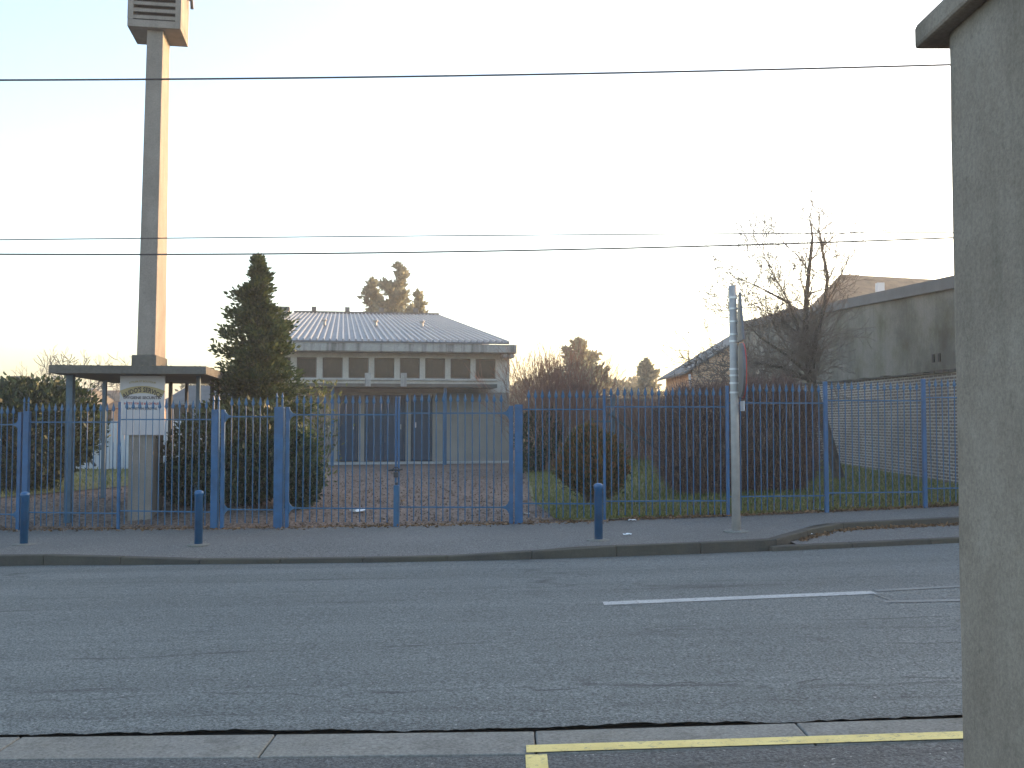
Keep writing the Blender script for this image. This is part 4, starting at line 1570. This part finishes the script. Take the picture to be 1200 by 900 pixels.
twig_shrub('red_twig_shrub', yb_(640, 26.5), 1.15, 2.9, 60, M['redtwig'], 'reddish bare twiggy shrub at the right end of the hall', 41)
twig_shrub('red_twig_shrub', yb_(662, 28.2), 1.0, 2.7, 36, M['redtwig'], 'reddish bare twiggy shrub in front of the porch slab', 42)
bush('ivy_shrub', yb_(632, 26.2), .55, .5, 1.7, 4500, .09, M['evergreen'], 'dark leafy undergrowth at the foot of the red twigs', 'shrub', None, 43, -.05, .3)
twig_shrub('brown_twig_hedge', yb_(742, 31), .9, 1.7, 40, M['redtwig'], 'brown twiggy hedge in front of the garden wall', 44)
twig_shrub('brown_twig_hedge', yb_(775, 30), 1.0, 1.9, 40, M['redtwig'], 'brown twiggy hedge beside the big dark hedge', 45)


# big dark hedge: dense fine twigs over a dark core of stems
def hedge(px, Y, rx, ry, h, n, seed, lab):
    base = yb_(px, Y)
    t = empty('dense_hedge_bush', base, lab, 'bush', 'dark dense bushes behind the railing')
    rr = np.random.default_rng(seed)
    d = unit(rr.normal(size=(n, 3)))
    fn = blob_noise(seed)
    ex = np.sign(d) * np.abs(d) ** .7
    rad = (1 + .12 * fn(d)) * (.35 + .65 * rr.random(n) ** .45)
    c = ex * rad[:, None] * np.array([rx, ry, h / 2]) + np.array([0, 0, h / 2])
    c[:, 2] = np.maximum(c[:, 2], .05)
    dirs = unit(d * .9 + rr.normal(size=(n, 3)) * .55 + np.array([0, 0, .55]))
    L = .16 * (.5 + rr.random(n))
    Bv = np.array(base)
    S = [(c[i] + Bv, c[i] + Bv + dirs[i] * L[i], .0045, .002) for i in range(n)]
    for i in range(0, n, 30):
        S.append((c[i] + Bv, c[i] + Bv + dirs[i] * L[i] * 1.9, .004, .002))
    mkobj('twig', segs_mesh('twig', S, 3), M['darktwig'], t)
    global NR
    NR = rr
    k = n // 3
    mkobj('dry_leaf', leaf_mesh('dry_leaf', c[:k] * np.array([.95, .95, .97]) + Bv, dirs[:k], .07, .035), M['darktwig'], t)
    rnd = random.Random(seed)
    S = []
    for i in range(16):
        a = rnd.uniform(0, 6.28)
        grow(S, base + Vector((math.cos(a) * rx * .3, math.sin(a) * ry * .3, -.05)), Vector((math.cos(a) * .5, math.sin(a) * .4, 1)).normalized(), h * .4, .022, 2, rnd, .4, .05, .005)
    mkobj('stem', segs_mesh('stem', S, 4), M['bark'], t)


hedge(822, 18.9, .84, .8, 2.0, 20000, 51, 'dark dense twiggy bush beside the garden lawn')
hedge(893, 19.2, .98, .85, 2.02, 24000, 52, 'dark dense twiggy bush below the bare tree')

# bare tree with leaning trunk
tb = Vector((at(985, 556, 21.8).x, 21.8, yard_z(7, 21.8)))
t = empty('bare_tree', tb, 'bare deciduous tree with leaning trunk against the barn wall', 'tree')
rnd = random.Random(64)
kn = at(950, 445, 21.8)
S = [(tuple(tb + Vector((0, 0, -.1))), tuple(tb.lerp(kn, .5)), .13, .11), (tuple(tb.lerp(kn, .5)), tuple(kn), .11, .10)]
def limb(pts, r0, r1, lv=2, tw=.5):
    P = [at(px, py, Y) for px, py, Y in pts]
    n = len(P) - 1
    for i in range(n):
        ra, rb = lerp(r0, r1, i / n), lerp(r0, r1, (i + 1) / n)
        S.append((tuple(P[i]), tuple(P[i + 1]), ra, rb))
        L = (P[i + 1] - P[i]).length
        for k in range(max(1, int(L / .1))):
            if rnd.random() < .9:
                q = P[i].lerp(P[i + 1], rnd.random())
                d = (P[i + 1] - P[i]).normalized() + Vector((rnd.gauss(0, .8), rnd.gauss(0, .7), rnd.gauss(.1, .6)))
                grow(S, q, d.normalized(), rnd.uniform(.4, .75) * tw * 1.5, max(.008, rb * .4), lv, rnd, .55, .05, .0048, (2, 2), .22, 3)
    grow(S, P[-1], (P[-1] - P[-2]).normalized(), .8 * tw, max(.008, r1 * .8), lv, rnd, .5, .05, .0048, (2, 3), .22, 3)


limb([(950, 445, 21.8), (943, 400, 21.8), (945, 350, 21.7), (948, 318, 21.6), (952, 280, 21.6), (950, 262, 21.6)], .075, .018)
limb([(950, 445, 21.8), (955, 400, 21.7), (966, 360, 21.6), (970, 325, 21.6), (963, 290, 21.5), (960, 272, 21.5)], .065, .018)
limb([(948, 318, 21.6), (935, 300, 21.5), (918, 285, 21.4)], .022, .009)
limb([(966, 360, 21.6), (982, 330, 21.5), (996, 298, 21.4)], .028, .01)
limb([(960, 272, 21.5), (972, 262, 21.5), (985, 256, 21.5)], .015, .007)
limb([(963, 290, 21.5), (980, 275, 21.4), (1000, 272, 21.3)], .015, .007)
limb([(944, 410, 21.8), (925, 355, 21.5), (900, 342, 21.3), (875, 330, 21.1)], .04, .011, 3)
limb([(925, 355, 21.5), (905, 320, 21.4), (895, 300, 21.3)], .022, .008, 3)
limb([(950, 440, 21.8), (920, 415, 21.4), (890, 395, 21.1), (870, 375, 20.9)], .04, .01, 3)
limb([(950, 445, 21.8), (915, 430, 21.3), (885, 425, 20.9), (855, 430, 20.6), (830, 425, 20.4)], .04, .008, 3)
limb([(950, 445, 21.8), (925, 440, 21.3), (880, 450, 20.7), (840, 446, 20.3)], .035, .008, 3)
limb([(948, 430, 21.8), (935, 390, 21.5), (912, 372, 21.3), (890, 362, 21.2)], .03, .009, 3)
for k in range(6):
    limb([(950 + rnd.uniform(-8, 8), 447, 21.7), (945 + rnd.uniform(-20, 22), 420 + rnd.uniform(-8, 8), 21.6), (945 + rnd.uniform(-40, 35), 385 + rnd.uniform(-20, 20), 21.5)], .022, .006, 2)
print('tree segs', len(S))
mkobj('trunk', segs_mesh('trunk', [s for s in S if s[2] > .03], 8), M['bark'], t)
mkobj('crown', segs_mesh('crown', [s for s in S if s[2] <= .03], 3), M['twig'], t)

# far trees
def fprof(f): return interp(f, [(0, .7), (.2, 1), (.5, .8), (.75, .5), (.92, .2), (1, .03)])


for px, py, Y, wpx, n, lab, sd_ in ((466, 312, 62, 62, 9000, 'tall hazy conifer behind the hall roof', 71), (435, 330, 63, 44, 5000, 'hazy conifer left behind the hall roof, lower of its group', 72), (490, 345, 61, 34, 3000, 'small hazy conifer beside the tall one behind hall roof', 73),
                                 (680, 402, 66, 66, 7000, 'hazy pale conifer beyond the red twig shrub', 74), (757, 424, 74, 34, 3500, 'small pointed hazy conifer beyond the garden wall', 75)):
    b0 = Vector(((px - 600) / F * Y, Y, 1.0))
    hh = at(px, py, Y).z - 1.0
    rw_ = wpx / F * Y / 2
    conifer('far_conifer', b0, hh, lambda f, r_=rw_: fprof(f) * r_ * 1.05, n, .34, M['hazetree'], lab, 'tree', sd_, 'hazy trees beyond the hall', .5, .1, .75, 70, .5)
for px, Y, h, lab, sd_ in ((512, 60, 7.6, 'faint bare tree behind the right end of hall roof', 81), (25, 66, 5.2, 'bare tree above the low pale house roof', 82), (70, 70, 5.6, 'bare tree between the low houses', 83), (112, 64, 5.0, 'bare tree seen under the shelter roof', 84), (135, 60, 5.2, 'bare tree seen beside the sign board', 85), (360, 70, 8.0, 'faint bare tree behind the left end of hall roof', 86), (95, 34, 3.4, 'bare shrub tree behind the panel fence', 87)):
    b0 = Vector(((px - 600) / F * Y, Y, .8))
    bare_tree('far_bare_tree', b0, [((er.uniform(-.1, .1), 0, 1), h * .36, .03 * h * .55)], lab, 'tree', sd_, 'bare trees beyond the yard', 4, .012, spread=.6, up=.1)
# far wood as one mass
rr = np.random.default_rng(9)
NR = rr
n = 26000
fx = rr.uniform(-30, 45, n)
top = 3.2 + 1.0 * np.sin(fx * .21) + .7 * np.sin(fx * .63 + 1) + .4 * np.sin(fx * 1.7)
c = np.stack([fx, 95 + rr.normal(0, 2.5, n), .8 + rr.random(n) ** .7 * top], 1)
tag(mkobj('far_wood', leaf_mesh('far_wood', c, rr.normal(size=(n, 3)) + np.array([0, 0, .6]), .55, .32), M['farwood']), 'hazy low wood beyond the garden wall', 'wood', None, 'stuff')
n = 9000
fx = rr.uniform(-46, -24, n)
top = 2.4 + .5 * np.sin(fx * .5) + .4 * np.sin(fx * 1.3)
c = np.stack([fx, 76 + rr.normal(0, 1.5, n), .6 + rr.random(n) ** .7 * top], 1)
tag(mkobj('far_wood', leaf_mesh('far_wood', c, rr.normal(size=(n, 3)) + np.array([0, 0, .6]), .5, .3), M['farwood']), 'hazy undergrowth behind the low houses', 'wood', None, 'stuff')

# grass and dead leaves
n = 42000
gx = rr.uniform(.4, 8.5, n)
gy = 15.35 + rr.random(n) ** 1.5 * 17
ok = gy > np.array([fence_y(x) + .05 for x in gx]) + np.maximum(0, .7 - gx) * 8
gx, gy = gx[ok], gy[ok]
gzv = np.array([yard_z(x, y) for x, y in zip(gx, gy)]) + .01
Lg = .05 + .07 * rr.random(len(gx))
tag(mkobj('grass', leaf_mesh('grass', np.stack([gx, gy, gzv], 1), rr.normal(size=(len(gx), 3)) * .5 + np.array([0, 0, 1.0]), Lg, Lg * .18), M['grassblade']), 'rough green grass of the lawn behind the railing', 'grass', None, 'stuff')
n = 9000
gx = rr.uniform(-13.8, -6.7, n)
gy = rr.uniform(18.7, 27.3, n)
ok = gy > 18.6 + np.maximum(0, gx + 9.5) * 2.2
gx, gy = gx[ok], gy[ok]
gzv = np.array([yard_z(x, y) for x, y in zip(gx, gy)]) + .01
Lg = .05 + .07 * rr.random(len(gx))
tag(mkobj('grass', leaf_mesh('grass', np.stack([gx, gy, gzv], 1), rr.normal(size=(len(gx), 3)) * .5 + np.array([0, 0, 1.0]), Lg, Lg * .18), M['grassblade']), 'green grass strip beyond the shelter', 'grass', None, 'stuff')

lp = []
for k in range(8500):
    u = rr.random()
    if u < .62:
        x = rr.uniform(1.6, 7.4); y = fence_y(x) + abs(rr.normal(0, 1.0)) - .08; z = max(yard_z(x, y) + .028, pave_z(x, y) if y < fence_y(x) else -9)
    elif u < .82:
        x = rr.uniform(-9, 1.5); y = fence_y(x) + rr.normal(0, .14); z = (yard_z(x, y) if y > fence_y(x) - .02 else pave_z(x, y)) + .008
    elif u < .92:
        x = rr.uniform(LAYK[0].x + .5, 6.5); y = interp(x, MAINXY) - abs(rr.normal(0, .1)) - .03; z = slope(x) + .058
        if y < interp(x, FARXY) + .17: continue
    else:
        x = rr.uniform(-9, 8); y = rr.uniform(15.6, 28); z = yard_z(x, y) + .03
    lp.append((x, y, z))
lp = np.array(lp)
dl = rr.normal(size=(len(lp), 3)) * np.array([1, 1, .25])
tag(mkobj('fallen_leaves', leaf_mesh('fallen_leaves', lp, dl, .03 + .04 * rr.random(len(lp)), .03), M['deadleaf']), 'brown fallen leaves along the railing foot and kerb', 'leaves', None, 'stuff')
# pebbles in the yard
pb = []
n = 5000
px_ = rr.uniform(-9, .8, n)
py_ = 15.4 + rr.random(n) ** 1.6 * 12
pc = np.array([(x, y, yard_z(x, y) + .003) for x, y in zip(px_, py_) if y > fence_y(x)])
S = [(q, q + np.array([rr.normal(0, .008), rr.normal(0, .008), .012 + .012 * rr.random()]), .012 + .008 * rr.random(), .006) for q in pc]
tag(mkobj('yard_pebbles', segs_mesh('yard_pebbles', S, 5), M['gravel']), 'loose brown pebbles on the gravel yard', 'pebbles', None, 'stuff')

# litter
def litter(px, py, s, lab, seed, h=.12, yard=False):
    p = gnd(px, py, h)
    z = yard_z(p.x, p.y) if p.y > fence_y(p.x) else (pave_z(p.x, p.y) if p.y > kerb_back(p.x) else slope(p.x) + .052)
    r = random.Random(seed)
    b = MB()
    n = 4
    for i in range(n + 1):
        for j in range(n + 1):
            b.v.append((p.x + (i / n - .5) * s * 1.6 + r.uniform(-.15, .15) * s, p.y + (j / n - .5) * s + r.uniform(-.15, .15) * s, z + .012 + r.random() * s * .35))
    b.f = [(i * (n + 1) + j, (i + 1) * (n + 1) + j, (i + 1) * (n + 1) + j + 1, i * (n + 1) + j + 1) for i in range(n) for j in range(n)]
    o = b.build('litter_paper', M['paper'])
    tag(o, lab, 'litter', 'scraps of litter')


litter(420, 606.5, .16, 'white paper scrap just inside the double gate', 1)
litter(735, 628, .065, 'white paper scrap on pavement beside the bollard', 2)
litter(741, 611, .065, 'white paper scrap under the railing near globe conifer', 3)
litter(1001, 595.5, .09, 'crumpled white paper at railing foot by brick wall', 4)
litter(963, 598.5, .11, 'flat white paper scrap at railing foot below the bare tree', 5)
litter(945, 628, .08, 'white paper scrap among leaves in lay-by corner', 6, .05)
litter(617, 605, .06, 'small white scrap at the foot of gate post', 7)

# ------------------------------------------------------------------ the air: thin morning haze
hz = MB().box(-720, 720, -320, 1220, -4, 12).build('haze', None)
hm = bpy.data.materials.new('thin_haze')
hm.use_nodes = True
hn = hm.node_tree.nodes
hn.remove(hn['Principled BSDF'])
pv = hn.new('ShaderNodeVolumePrincipled')
pv.inputs['Color'].default_value = (.95, .95, .95, 1)
pv.inputs['Density'].default_value = .0019
pv.inputs['Anisotropy'].default_value = .5
hm.node_tree.links.new(pv.outputs[0], hn['Material Output'].inputs['Volume'])
hz.data.materials.clear()
hz.data.materials.append(hm)
tag(hz, 'thin pale haze filling the air', 'haze', None, 'stuff')
